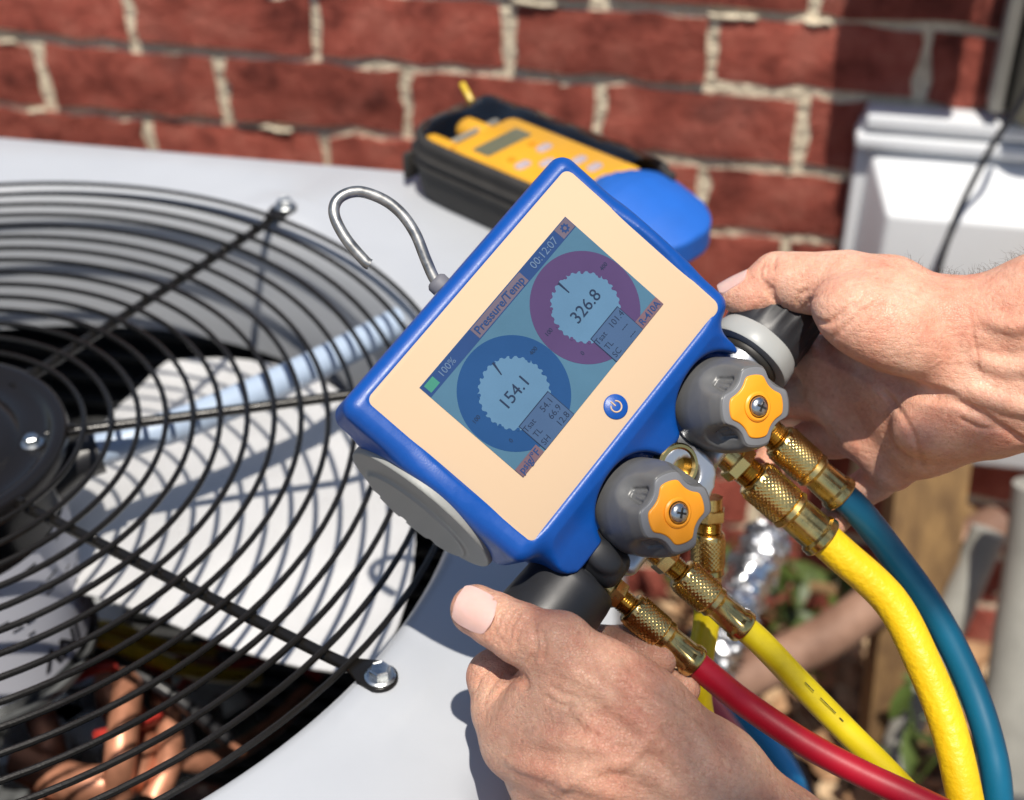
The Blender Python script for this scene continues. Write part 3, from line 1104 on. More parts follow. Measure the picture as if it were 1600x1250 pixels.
fd.fun(lo, hi, skirt, 0.010)
for c in KT:
    b = c - KAX * 31
    fd.fun(lo, hi, lambda X, Y, Z: sdcyl(X, Y, Z, b, KAX, 22.6, 70), 0.0025, cut=True)
b = np.array([8.0, -73, -40])
fd.fun(lo, hi, lambda X, Y, Z: sdbox(X, Y, Z, (8, -77, -10), (26, 10, 60), 4), 0.003, cut=True)
# seat for the face film
fd.fun(lo, hi, lambda X, Y, Z: sdbox(X, Y, Z, (0, 0, 4), (65.6, 44.1, 3.8), 3), 0.0008, cut=True)
link('housing', fd.mesh('housing'), M['blue'], gauge)

mb = MB()
mb.prism([(x / 1000, y / 1000) for x, y in rrect(130.2, 87.2, 4.5, 8)], -0.001, 0.00075, 0.0003)
mb.build('face_plate', M['peach'], gauge, ang=30)

# display and what it shows: thin layers, each a little proud of the one below
SCR = MB()
sc_o = [(-46.8, 30.6), (-46.8, -23.8), (48.2, -23.8), (48.2, 30.6)]
SCR.prism([(x / 1000, y / 1000) for x, y in sc_o], 0.0002, 0.00095)
screen = SCR.build('screen', M['lcd'], gauge, smooth=False)
LC = dict(bar=(0.012, 0.042, 0.155), tab=(0.145, 0.105, 0.13), green=(0.045, 0.24, 0.15), ringb=(0.004, 0.050, 0.17), ringp=(0.075, 0.030, 0.105), dial=(0.095, 0.20, 0.315), box=(0.050, 0.095, 0.19), ink=(0.008, 0.014, 0.040), pale=(0.13, 0.20, 0.32), tabo=(0.17, 0.09, 0.10))
for k, c in LC.items():
    M['lcd_' + k] = mat('display_' + k, tuple(q * 0.74 + w for q, w in zip(c, (0.014, 0.022, 0.034))), 0.10, spec=0.25, var=0.10, vscale=30)  # constant lift puts the sunlit wash-out into every display colour
ZL = 0.00095


def layer(name, outline, m, lev):
    mb = MB()
    z = ZL + 0.00007 * lev
    # keep inside the display
    o = [(min(48.1, max(-46.7, x)) / 1000, min(30.5, max(-23.7, y)) / 1000) for x, y in outline]
    mb.prism(o, z - 0.00005, z)
    return mb.build(name, M['lcd_' + m], screen, smooth=False)


def words(txt, x, y, size, m, lev=5, name='lettering', bold=0.0, slant=0.0):
    me = text_mesh(txt, size / 1000, bold / 1000)
    z = ZL + 0.00007 * lev
    return link(name, me, M['lcd_' + m], screen, (x / 1000, y / 1000, z))


def bx(x0, y0, x1, y1):
    return [(x0, y0), (x1, y0), (x1, y1), (x0, y1)]


layer('status_bar', bx(-46.8, 24.6, 48.2, 30.6), 'bar', 1)
layer('battery_symbol', bx(-45.2, 25.7, -39.8, 29.6), 'green', 2)
words('100%', -33.2, 27.5, 4.2, 'pale')
layer('title_tab', bx(-15.2, 25.0, 16.8, 30.2), 'tab', 2)
words('Pressure/Temp', 0.8, 27.5, 4.9, 'bar', bold=0.06)
words('00:12:07', 30.0, 27.5, 4.7, 'pale')
layer('settings_tab', bx(40.4, 25.0, 47.9, 30.3), 'tab', 2)
gear = []
for k in range(32):
    a = 2 * math.pi * k / 32
    rr_ = 2.1 if (k // 2) % 2 == 0 else 1.55
    gear.append((44.2 + rr_ * math.cos(a), 27.6 + rr_ * math.sin(a)))
layer('gear_symbol', gear, 'bar', 3)
layer('gear_hole', circ(0.8, 16, 44.2, 27.6), 'tab', 4)
for cx, m, val, nd in ((-22.9, 'ringb', '154.1', 76), (24.4, 'ringp', '326.8', 90)):
    layer('dial_ring', circ(23.6, 72, cx, 0.3), m, 1)
    # toothed inner face of the dial
    to = []
    for k in range(120):
        a = 2 * math.pi * k / 120
        r_ = 15.1 if (k // 2) % 2 == 0 else 14.4
        to.append((cx + r_ * math.cos(a), 0.3 + r_ * math.sin(a)))
    layer('dial_face', to, 'dial', 2)
    for q in range(10):
        a = math.radians(225 - 30 * q)
        if q in (9,):
            continue
        tx, ty = cx + 14.6 * math.cos(a), 0.3 + 14.6 * math.sin(a)
        layer('dial_mark', circ(0.75, 8, tx, ty), m, 3)
    for q, lbl in enumerate(('0', '100', '200', '300', '400', '500')):
        a = math.radians(215 - 50 * q)
        if q in (0, 1, 4):
            words('0' if q == 0 else lbl, cx + 19.2 * math.cos(a), 0.3 + 19.2 * math.sin(a), 2.6, 'ink', 3, 'scale_number')
    a = math.radians(nd)
    d, p = np.array([math.cos(a), math.sin(a)]), np.array([-math.sin(a), math.cos(a)])
    c0 = np.array([cx, 0.3])
    layer('needle', [c0 + d * 9.0 - p * 0.25, c0 + d * 9.0 + p * 0.25, c0 + d * 14.9 + p * 0.5, c0 + d * 14.9 - p * 0.5][::-1], 'ink', 4)
    words(val, cx + 0.3, 0.4, 7.4, 'ink', 5, 'reading')
for x0, x1, rows in ((-32.0, -13.4, (('Tsat', '54.1'), ('TL', '66.9'), ('SH', '12.8'))), (15.7, 33.6, (('Tsat', '101.4'), ('TL', '---'), ('SC', '---')))):
    layer('readout_frame', bx(x0 - 0.3, -23.7, x1 + 0.3, -9.4), 'ink', 4)
    layer('readout_box', bx(x0, -23.7, x1, -9.8), 'box', 5)
    for i, (a, v) in enumerate(rows):
        y = -12.6 - 4.4 * i
        words(a, x0 + 3.0, y, 3.6, 'ink', 6, 'caption')
        words(v, x1 - 4.4, y, 3.9, 'ink', 6, 'reading')
layer('unit_tab', bx(-46.7, -23.7, -33.2, -19.3), 'tabo', 4)
words('psig/°F', -40.0, -21.6, 4.3, 'bar', 6, bold=0.05)
layer('refrigerant_tab', bx(33.8, -23.7, 48.1, -19.3), 'tabo', 4)
words('R-410A', 41.0, -21.6, 4.0, 'bar', 6, bold=0.05)

# power button
mb = MB()
mb.lathe([(0.0052, 0.0003), (0.0052, 0.0011), (0.0047, 0.0015), (0.0001, 0.0016)], mm(0.9, -35.0, 0), (0, 0, 1), 40)
pb = mb.build('power_button', M['blue'], gauge)
mb = MB()
arc = [mm(0.9 + 2.3 * math.cos(a), -35.0 + 2.3 * math.sin(a), 1.66) for a in np.linspace(math.radians(128), math.radians(412), 22)]
mb.tube(arc, 0.00035, 6)
mb.tube([mm(0.9, -34.6, 1.66), mm(0.9, -32.0, 1.66)], 0.00035, 6)
mb.build('power_symbol', M['peach'], pb)

# grey battery cap on the end
fd = Field(mm(-84, -46, -80), mm(-66, 38, 6), 0.0008)
lo, hi = mm(-84, -46, -80), mm(-66, 38, 6)
fd.fun(lo, hi, lambda X, Y, Z: sdcyl(X, Y, Z, (-76.2, -4, -37), (1, 0, 0), 35.6, 5) - 0.0008, 0.001)
fd.fun(lo, hi, lambda X, Y, Z: sdcyl(X, Y, Z, (-78.0, -5, -46), (1, 0, 0), 25.6, 3) - 0.0006, 0.002)
SLOTS = ((12, -64.5, 0.35), (-4, -69.5, 0.0), (-19, -66.0, -0.3))
for y_, z_, t_ in SLOTS:
    fd.cone(mm(-77, y_, z_ - 5), mm(-77, y_, z_), 0.0021, 0.0021, 0.0006, cut=True)
cap = link('battery_cap', fd.mesh('battery_cap'), M['grey'], gauge)
for y_, z_, t_ in SLOTS:
    mb = MB()
    mb.box(mm(-74.4, y_, z_ - 2), mm(0.8, 4.4, 9.5))
    mb.build('cap_slot', M['darkslot'], cap)

# wire hook
mb = MB()
hp = cat([mm(-5.3, 48, -13), mm(-4.6, 54, -13), mm(-0.9, 62, -12.6), mm(4.2, 72, -12), mm(6.8, 82, -12), mm(6.0, 91.5, -12), mm(1.6, 100.6, -12), mm(-5.8, 104.4, -12), mm(-12.2, 101.6, -12), mm(-16.6, 92.0, -12), mm(-18.6, 80, -12), mm(-18.4, 77.5, -12)], 8)
mb.tube(hp, 0.00235, 16)
hook = mb.build('hook', M['hookm'], gauge)
mb = MB()
mb.lathe([(0.0046, -0.001), (0.0046, 0.002), (0.0036, 0.0032), (0.0028, 0.0036)], mm(-5.1, 50.6, -13), (0.05, 1, 0), 28)
mb.build('hook_collar', M['darkslot'], hook)

# manifold block under the apron
fd = Field(mm(-66, -100, -54), mm(74, -48, -6), 0.0010)
lo, hi = mm(-66, -100, -54), mm(74, -48, -6)
fd.fun(lo, hi, lambda X, Y, Z: sdbox(X, Y, Z, (6, -74, -31), (50, 15, 13), 4), 0.002)
fd.fun(lo, hi, lambda X, Y, Z: sdcyl(X, Y, Z, (2, -73, -40), KAX, 14.5, 27), 0.006)
for c in KT:
    fd.fun(lo, hi, lambda X, Y, Z: sdcyl(X, Y, Z, c - KAX * 50, KAX, 16, 17), 0.005)
fd.fun(lo, hi, lambda X, Y, Z: sdcyl(X, Y, Z, (40, -71, -30), (1, 0, 0), 13.2, 31), 0.004)
fd.fun(lo, hi, lambda X, Y, Z: sdcyl(X, Y, Z, (4.0, -72.4, -36), KAX, 6.6, 60), 0.001, cut=True)
mani = link('manifold_block', fd.mesh('manifold_block'), M['silver'], gauge)
mb = MB()
mb.lathe([(0.0066, -0.006), (0.0094, -0.0052), (0.0097, 0.0010), (0.0090, 0.0018), (0.0078, 0.0018), (0.0068, 0.0008), (0.0064, -0.005)], mm(4.0, -73.0, -13.2), KAX, 40)
mb.build('sight_glass_ring', M['brass'], mani)
mb = MB()
mb.lathe([(0.0066, -0.010), (0.0066, -0.0075), (0.0030, -0.0070), (0.0001, -0.0068)], mm(4.0, -73.0, -13.2), KAX, 32)
mb.build('sight_glass', M['hole'], mani)

# front valve knobs
fdk = Field(mm(-22, -22, -3), mm(22, 22, 34), 0.0007)
lo, hi = mm(-22, -22, -3), mm(22, 22, 34)
KH = 31.0


def knob_body(X, Y, Z):
    r = np.sqrt(X * X + Y * Y)
    pr = np.interp(Z * 1000, [-2, 0, 3, 12, 20, 26, 31], [18.2, 18.9, 19.4, 19.3, 18.6, 17.6, 16.0]) / 1000
    return np.maximum((r - pr) * 0.95, np.abs(Z - KH / 2000) - KH / 2000) - 0.0009


fdk.fun(lo, hi, knob_body, 0.001)
for k in range(4):
    a = math.radians(90 * k + 10)
    fdk.ell(mm(22.2 * math.cos(a), 22.2 * math.sin(a), 33), mm(9.2, 9.6, 16.5), np.array([[math.cos(a), -math.sin(a), 0], [math.sin(a), math.cos(a), 0], [0, 0, 1]]), 0.0022, cut=True)
    for q in (-1, 0, 1):
        b = a + q * 0.13
        t = np.array([-math.sin(a), math.cos(a), 0])
        rd = np.array([math.cos(a), math.sin(a), 0])
        fdk.cone(rd * 0.0134 + t * 0.0030 * q + mm(0, 0, 27.5), rd * 0.0154 + t * 0.0016 * q + mm(0, 0, 21.0), 0.0010, 0.0007, 0.0006, cut=True)
fdk.fun(lo, hi, lambda X, Y, Z: np.maximum(np.sqrt(X * X + Y * Y) - 0.0105, mm(0, 0, 30.6)[2] - Z), 0.0005, cut=True)
kmesh = fdk.mesh('grip')
kmesh.materials.append(M['rubber'])


def lobed(R, cd, cr, n=128):
    """disc with four scallops (circles of radius cr centred at cd) cut from its edge"""
    out = []
    for k in range(n):
        a = 2 * math.pi * k / n
        r = R
        for q in range(4):
            t = a - math.radians(90 * q + 10)
            s_ = cd * math.sin(t)
            if math.cos(t) > 0 and abs(s_) < cr:
                r1 = cd * math.cos(t) - math.sqrt(cr * cr - s_ * s_)
                e = R - r1
                r = min(r, R - max(0.0, e)) if e > 0 else r
        out.append([r * math.cos(a), r * math.sin(a)])
    P = np.array(out)
    for _ in range(3):
        P = (np.roll(P, 1, 0) + 2 * P + np.roll(P, -1, 0)) / 4
    return P


for i, c in enumerate(KT):
    kn = empty('knob')
    kn.parent = gauge
    x, y, d = frame(KAX)
    spin = math.radians((-8, 4)[i])
    b = c - KAX * KH
    A = np.stack([x * math.cos(spin) + y * math.sin(spin), -x * math.sin(spin) + y * math.cos(spin), d], 1)
    kn.matrix_local = Matrix(((*A[0], b[0] / 1000), (*A[1], b[1] / 1000), (*A[2], b[2] / 1000), (0, 0, 0, 1)))
    link('grip', kmesh, None, kn)
    mb = MB()
    mb.prism([(p[0] / 1000, p[1] / 1000) for p in lobed(16.2, 21.6, 9.2)], 0.0300, 0.0322, 0.0005)
    mb.build('grip_rim', M['rim'], kn, ang=35)
    mb = MB()
    mb.prism([(p[0] / 1000, p[1] / 1000) for p in lobed(13.0, 20.9, 10.6)], 0.0310, 0.0330, 0.0006)
    mb.lathe([(0.0062, 0.0328), (0.0062, 0.0336), (0.0055, 0.0341), (0.0047, 0.0341), (0.0045, 0.0333)], (0, 0, 0), (0, 0, 1), 32)
    mb.build('insert', M['orange'], kn, ang=35)
    mb = MB()
    mb.lathe([(0.0042, 0.0334), (0.0042, 0.0346), (0.0036, 0.0356), (0.0022, 0.0362), (0.0001, 0.0364)], (0, 0, 0), (0, 0, 1), 28)
    scw = mb.build('screw', M['zinc'], kn)
    mb = MB()
    for q in (0.5, 0.5 + math.pi / 2):
        mb.box((0, 0, 0.03632), (0.0042, 0.0009, 0.0005), np.array(Matrix.Rotation(q, 3, 'Z')))
    mb.build('screw_slot', M['hole'], scw, smooth=False)

# end handles on the manifold axis
HY, HZ = -72.0, -30.0
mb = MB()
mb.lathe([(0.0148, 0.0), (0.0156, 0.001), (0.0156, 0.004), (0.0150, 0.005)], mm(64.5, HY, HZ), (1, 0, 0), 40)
hr = empty('end_handle')
hr.parent = gauge
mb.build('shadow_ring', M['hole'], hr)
mb = MB()
# octagonal-edged pale collar
mb.lathe([(0.0158, 0.000), (0.0200, 0.0005), (0.0206, 0.0018), (0.0200, 0.0075), (0.0186, 0.0105), (0.0172, 0.0110)], mm(67.0, HY, HZ), (1, 0, 0), 64, rfun=lambda r, h, a, i: r * (1 - 0.018 * (0.5 + 0.5 * math.cos(8 * a)) * (1 if 0.001 < h < 0.009 else 0.2)))
mb.build('collar', M['ltgrey'], hr)
mb = MB()
mb.lathe([(0.0150, 0.0), (0.0188, 0.0005), (0.0192, 0.003), (0.0188, 0.010), (0.0180, 0.022), (0.0172, 0.030), (0.0150, 0.0345), (0.0100, 0.036), (0.0001, 0.036)], mm(76.5, HY, HZ), (1, 0, 0), 72, rfun=lambda r, h, a, i: r + (0.0006 * (1 if math.cos(18 * a) > 0 else -1) if 0.006 < h < 0.031 else 0))
mb.build('grip', M['black_rubber'], hr, ang=50)
hl = empty('end_handle')
hl.parent = gauge
mb = MB()
mb.lathe([(0.0108, 0.0), (0.0112, 0.010), (0.0128, 0.018), (0.0150, 0.022), (0.0150, 0.024)], mm(-36, HY, HZ), (-1, 0, 0), 48)
mb.build('arm', M['black_rubber'], hl)
mb = MB()
mb.lathe([(0.0120, 0.0), (0.0176, 0.0004), (0.0186, 0.0016), (0.0192, 0.006), (0.0200, 0.020), (0.0206, 0.028), (0.0204, 0.0305), (0.0190, 0.032), (0.0001, 0.032)], mm(-55.5, HY, HZ), (-1, 0, 0), 64)
mb.build('grip', M['black_rubber'], hl)
fd = Field(mm(-62, -92, -54), mm(-34, -50, -6), 0.001)
fd.fun(mm(-62, -92, -54), mm(-34, -50, -6), lambda X, Y, Z: sdbox(X, Y, Z, (-46, -72, -29), (9, 13, 15), 6), 0.002)
fd.ell(mm(-46, -72, -14), mm(6.5, 9, 2.6), None, 0.001)
link('arm_housing', fd.mesh('arm_housing'), M['black_rubber'], hl)


# ------------------------------------------------------------------ hoses with brass couplings
def knurl(o, ax, L, r):
    """diamond-knurled coupling nut"""
    mb = MB()
    nu = 26 if r > 0.008 else 22
    seg, rows = nu * 4, int(round(L / (2 * math.pi * r / nu) * 4))
    prof = [(r * 0.72, -0.0030), (r * 0.90, -0.0028), (r * 0.985, -0.0020), (r * 1.0, -0.0006)]
    prof += [(r, L * i / rows) for i in range(rows + 1)]
    prof += [(r * 0.97, L + 0.0008), (r * 0.86, L + 0.0013), (r * 0.6, L + 0.0013)]

    def rf(q, h, a, i):
        if i < 4 or i > 4 + rows:
            return q
        u = a / (2 * math.pi) * nu
        v = h / (2 * math.pi * r / nu)
        f1 = abs(((u + v) % 1) - 0.5) * 2
        f2 = abs(((u - v) % 1) - 0.5) * 2
        return q + 0.0009 * (min(f1, f2) ** 0.8) - 0.0003
    mb.lathe(prof, o, ax, seg, rf)
    return mb


def coupling(root, o, ax, port_r, nut_r, nut_L, fer_r, fer_L, kb='brass', kf='brass_old'):
    """o = port mouth at the manifold; everything in place coordinates, parented to the hose"""
    ax = np.asarray(ax) / np.linalg.norm(ax)
    O = np.array(root.location)
    o = np.asarray(o) - O
    port = MB()
    port.lathe([(port_r * 1.0, -0.004), (port_r * 1.0, 0.003)], o, ax, 24)
    port.lathe([(port_r * 1.22, 0.0012), (port_r * 1.3, 0.0018), (port_r * 1.3, 0.0062), (port_r * 1.22, 0.0068)], o, ax, 6)
    for k in range(5):
        port.lathe([(port_r * 0.86, 0.0068 + 0.0011 * k), (port_r * 0.98, 0.0073 + 0.0011 * k), (port_r * 0.86, 0.0079 + 0.0011 * k)], o, ax, 24)
    port.build('fitting', M[kb], root, ang=30)
    s = 0.0125
    kn = knurl(o + ax * (s + 0.003), ax, nut_L, nut_r)
    kn.build('coupling_nut', M[kb], root, ang=70)
    e = s + 0.003 + nut_L
    fer = MB()

    def flats(r, h, a, i):
        if 3 <= i <= 4:
            return r * (1.0 - 0.06 * max(0.0, math.cos(6 * a)) ** 0.5)
        return r
    fer.lathe([(fer_r * 0.7, 0.0), (fer_r * 0.98, 0.0004), (fer_r * 1.02, 0.0026), (fer_r * 0.86, 0.0044), (fer_r * 0.90, fer_L - 0.0048), (fer_r * 1.02, fer_L - 0.0036), (fer_r * 1.04, fer_L - 0.0008), (fer_r * 0.98, fer_L), (fer_r * 0.8, fer_L)], o + ax * (e + 0.0006), ax, 48, flats)
    fer.build('ferrule', M[kf], root, ang=35)
    return o + ax * (e + fer_L) + O


def hose(label, o, ax, sizes, path, m, r, grp, n=14):
    o = np.asarray(o, float)
    root = tag(empty('hose', o), label, 'hose', grp)
    end = coupling(root, o, ax, *sizes)
    ax = np.asarray(ax) / np.linalg.norm(ax)
    pts = [end - ax * 0.006, end + ax * 0.010] + [np.asarray(p) for p in path]
    mb = MB()
    mb.tube([p - o for p in cat(pts, n)], r, 28)
    mb.build('tube', M[m], root)
    return root


NY = GR @ np.array([0, -1.0, 0])
G = 'hoses on the manifold gauge'
hose('thick bright yellow hose curving down from the upper knob, in sunlight', gl(28.5, -93.5, -30), NY, (0.0068, 0.0092, 0.0165, 0.0097, 0.022), [at(1392, 940, .655), at(1442, 1035, .650), at(1478, 1125, .645), at(1502, 1220, .640), at(1518, 1320, .640), at(1522, 1450, .66)], 'hose_y', 0.0079, G)
hose('teal blue hose arching down behind the thick yellow hose', gl(50.0, -93, -32), NY, (0.0066, 0.0084, 0.0150, 0.0086, 0.020), [at(1392, 862, .672), at(1458, 955, .672), at(1512, 1060, .668), at(1546, 1160, .662), at(1560, 1250, .66), at(1562, 1400, .67)], 'hose_b', 0.0066, G)
hose('scuffed yellow hose running to lower right beside the red hose', gl(-25.5, -93.5, -30), NY, (0.0052, 0.0076, 0.0135, 0.0072, 0.020), [at(1252, 1070, .646), at(1322, 1142, .645), at(1392, 1212, .644), at(1452, 1278, .643), at(1520, 1360, .65)], 'hose_y2', 0.0057, G)
hose('red hose at the lower end of the manifold above the left hand', gl(-51.5, -84.5, -28), NY, (0.0050, 0.0072, 0.0135, 0.0072, 0.020), [at(1165, 1100, .634), at(1255, 1160, .63), at(1345, 1208, .626), at(1440, 1252, .622), at(1560, 1310, .62)], 'hose_r', 0.0058, G)
hy = bpy.data.objects['hose.002']
mb = MB()
for a0, a1 in (((1258, 1066), (1272, 1080)), ((1282, 1090), (1306, 1114)), ((1312, 1121), (1318, 1127))):
    mb.tube([at(a0[0], a0[1], .6392) - np.array(hy.location), at(a1[0], a1[1], .6390) - np.array(hy.location)], 0.00022, 5)
mb.build('printed_mark', M['ink'], hy)
VD = (at(1092, 1010, .672) - at(1096, 842, .660))
hose('yellow hose hanging straight down behind the brass couplings', at(1108, 790, .668), VD, (0.0060, 0.0074, 0.0130, 0.0074, 0.018), [at(1091, 1060, .678), at(1098, 1130, .690), at(1125, 1230, .72), at(1180, 1350, .76)], 'hose_y2', 0.0060, G)
# ------------------------------------------------------------------ hands
def run_hand(name, prims, creases, veins, mt, h=0.0009, fine=()):
    """prims: list of ('c', [(px,py,d,r_mm), ...], k_first, k_joint) chains or ('e', (px,py,d), radii_mm, axes, k)"""
    lo, hi = np.full(3, 9.0), np.full(3, -9.0)
    for p in prims:
        if p[0] == 'c':
            for (x, y, d, r) in p[1]:
                w = at(x, y, d)
                lo, hi = np.minimum(lo, w - r / 1000), np.maximum(hi, w + r / 1000)
    f = Field(lo - 0.012, hi + 0.012, h)
    for p in prims:
        if p[0] == 'c':
            f.chain([at(x, y, d) for x, y, d, r in p[1]], [r / 1000 for _, _, _, r in p[1]], p[2] / 1000, p[3] / 1000)
        else:
            f.ell(at(*p[1]), np.array(p[2]) / 1000, p[3], p[4] / 1000)

    def surf(px, py):
        d = FW + (px - 800) / FPX * RT - (py - 625) / FPX * UP
        return f.hit(CAM, d, 0.42, 0.80)
    for pts, r, sunk, k in veins:
        P = [surf(*q) for q in cat2(pts, 5)]
        P = [p - f.grad(p) * sunk / 1000 for p in P if p is not None]
        for a, b in zip(P[:-1], P[1:]):
            f.cone(a, b, r / 1000, r / 1000, k / 1000)
    todo = []
    for pts, r, k in creases:
        P = [surf(*q) for q in cat2(pts, 6)]
        P = [(p + f.grad(p) * r * 0.0004) for p in P if p is not None]
        todo.append((P, r, k))
    for P, r, k in todo:
        n = len(P)
        for i, (a, b) in enumerate(zip(P[:-1], P[1:])):
            ta, tb = min(1, 0.35 + 4 * min(i, n - 1 - i) / n), min(1, 0.35 + 4 * min(i + 1, n - 2 - i) / n)
            if np.linalg.norm(a - b) < 0.012:
                f.cone(a, b, r * ta / 1000, r * max(tb, 0.3) / 1000, k / 1000, cut=True)
    return f, surf


def cat2(pts, n):
    return [tuple(p) for p in cat([np.array(p, float) for p in pts], n)]


def nail(f, c, along, up, w, L, name, parent, org, tilt=0.0, lift=0.0003):
    """curved nail plate laid on the finger; c = world centre guess, along = to the tip, up = outward"""
    along = np.asarray(along) / np.linalg.norm(along)
    up = up - along * (up @ along)
    up /= np.linalg.norm(up)
    side = np.cross(along, up)
    nu, nv = 16, 16
    V, F = [], []
    for i in range(nu + 1):
        for j in range(nv + 1):
            u, v = i / nu * 2 - 1, j / nv * 2 - 1
            # superellipse outline
            e = (1 - abs(v) ** 3.2) ** (1 / 3.2) if abs(v) < 1 else 0.0
            x = u * w / 2 * (0.25 + 0.75 * e)
            q = c + along * (v * L / 2) + side * x
            hp = f.hit(q + up * 0.02, -up, 0.0, 0.035, 0.0003)
            if hp is None:
                hp = q
            ed = max(abs(u), abs(v))
            V.append(hp + up * (lift + 0.00045 * (1 - ed ** 4)) - org)
    for i in range(nu):
        for j in range(nv):
            a = i * (nv + 1) + j
            F.append((a, a + 1, a + nv + 2, a + nv + 1))
    P = np.array(V)
    A_ = np.stack([along, side, up], 1)
    Q = (P + org - c) @ A_
    m_ = np.abs(Q[:, 0]) < L * 0.42
    B_ = lambda q: np.stack([np.ones(len(q)), q[:, 0], q[:, 1], q[:, 0] ** 2, q[:, 1] ** 2, q[:, 0] * q[:, 1]], 1)
    co = np.linalg.lstsq(B_(Q[m_]), Q[m_, 2], rcond=None)[0]
    Q[:, 2] = B_(Q) @ co + lift
    P = (Q @ A_.T + c - org).reshape(nu + 1, nv + 1, 3)
    mb = MB()
    mb.add(P.reshape(-1, 3), F)
    # skirt so that the plate has thickness
    per = [i * (nv + 1) for i in range(nu + 1)] + [nu * (nv + 1) + j for j in range(1, nv + 1)] + [i * (nv + 1) + nv for i in range(nu - 1, -1, -1)] + [j for j in range(nv - 1, 0, -1)]
    B = P.reshape(-1, 3)
    o = len(mb.v)
    mb.add([B[q] - up * 0.0012 for q in per], [])
    for k in range(len(per)):
        l = (k + 1) % len(per)
        mb.f.append((per[k], o + k, o + l, per[l]))
    return mb.build(name, M['nail'], parent, ang=60)


def axes_px(dx, dy):
    """columns: along an image direction, across it, toward the viewer"""
    a = RT * dx - UP * dy
    a = a / np.linalg.norm(a)
    c = -FW
    return np.stack([a, np.cross(c, a), c], 1)


# ---- left hand: back of the hand toward us, thumb on the handle
LH = [
    # palm and back, wrist, forearm
    ('c', [(905, 1055, .574, 14.0), (1010, 1140, .572, 19.0), (1095, 1225, .574, 24.0)], 6, 8),
    ('c', [(806, 1160, .580, 12.5), (930, 1190, .568, 17.0), (1070, 1250, .572, 24.0)], 10, 10),
    ('c', [(850, 1225, .585, 12.5), (960, 1240, .574, 17.0), (1080, 1290, .578, 24.0)], 12, 12),
    ('c', [(905, 1290, .592, 12.5), (990, 1300, .588, 17.0), (1090, 1330, .586, 24.0)], 12, 12),
    ('c', [(1095, 1232, .575, 24.0), (1205, 1352, .578, 28.5), (1340, 1500, .585, 33)], 12, 12),
    ('c', [(1050, 1290, .592, 24.0), (1150, 1400, .596, 30), (1290, 1550, .60, 34)], 14, 14),
    ('e', (880, 1130, .572), (24, 22, 13), axes_px(1, 0.55), 14),
    ('e', (960, 1110, .569), (34, 22, 15), axes_px(1, 0.95), 12),
    # web between thumb and index
    ('c', [(850, 1060, .582, 9), (800, 1120, .588, 10)], 7, 7),
    # index, middle, ring, little: bent round the handle, tips coming out beside the red hose
    ('c', [(806, 1160, .580, 12.5), (784, 1110, .590, 11.5), (772, 1058, .602, 10.6), (806, 1024, .622, 9.8), (900, 1006, .640, 9.0), (980, 1010, .634, 8.6), (1027, 1029, .628, 8.3)], 6, 3),
    ('c', [(850, 1225, .588, 12.5), (802, 1160, .606, 11.5), (800, 1120, .625, 10.8), (880, 1085, .648, 9.6), (990, 1068, .642, 9.0), (1064, 1076, .632, 8.2)], 6, 3),
    ('c', [(905, 1290, .594, 12), (850, 1230, .612, 11), (850, 1190, .632, 10.2), (930, 1150, .655, 9.2), (1030, 1140, .655, 8.2)], 6, 3),
    ('c', [(985, 1345, .600, 11), (925, 1295, .616, 9.6), (915, 1255, .634, 9), (985, 1215, .652, 8.2), (1060, 1200, .652, 7.4)], 6, 3),
    # thumb
    ('c', [(905, 1055, .574, 14.0), (868, 1013, .572, 12.6), (836, 1000, .574, 11.6), (804, 985, .577, 10.9), (772, 968, .580, 10.2), (746, 954, .583, 9.4)], 4, 3),
    ('e', (742, 953, .5835), (9.6, 9.7, 8.2), axes_px(-1, -0.55), 2),
    ('e', (812, 990, .5735), (8, 10.5, 8.2), axes_px(-1, -0.5), 4),
    ('e', (874, 1008, .567), (12, 12.5, 9.5), axes_px(-1, -0.6), 6),
]
LV = [  # tendons and veins under the skin
    ([(885, 1040), (950, 1085), (1020, 1150), (1080, 1215)], 2.4, 1.7, 4),
    ([(840, 1150), (920, 1165), (1000, 1200), (1060, 1240)], 2.2, 1.6, 4),
    ([(800, 1190), (880, 1215), (960, 1240)], 2.0, 1.5, 4),
    ([(960, 1040), (1020, 1095), (1075, 1130), (1120, 1190)], 1.6, 1.1, 3),
    ([(900, 1110), (950, 1150), (1010, 1165)], 1.4, 1.0, 3),
    ([(870, 1235), (930, 1200), (980, 1190), (1030, 1130)], 1.3, 0.9, 3),
]
LC_ = []
for i, (x, y) in enumerate(((762, 962), (770, 966), (779, 972), (790, 978), (800, 982), (812, 988))):
    w_ = (26, 30, 36, 40, 38, 30)[i]
    LC_.append(([(x + 0.42 * w_ + 3, y - 0.82 * w_), (x + 2, y - 8), (x - 4, y + 12), (x - 0.42 * w_ + 3, y + 0.78 * w_)], (0.5, 0.55, 0.8, 0.95, 0.8, 0.6)[i], 0.8))
LC_ += [([(830, 962), (838, 990), (836, 1020), (826, 1040)], 0.5, 1.6),
        ([(846, 985), (852, 1010), (848, 1036)], 0.45, 1.5),
        ([(800, 1050), (818, 1062), (822, 1075)], 1.0, 2.0),
        ([(760, 1088), (772, 1066), (790, 1052)], 0.5, 1.2), ([(770, 1098), (784, 1078), (800, 1066)], 0.45, 1.2),
        ([(742, 1080), (752, 1058), (768, 1040)], 0.4, 1.2),
        ([(860, 1070), (880, 1085), (905, 1090)], 0.4, 1.2), ([(850, 1085), (872, 1100), (900, 1104)], 0.35, 1.2)]
fL, surfL = run_hand('hand', LH, LC_, LV, None)
org = at(1000, 1180, .575)
handL = link('hand', fL.mesh('hand', org), M['skin_l'], None, org)
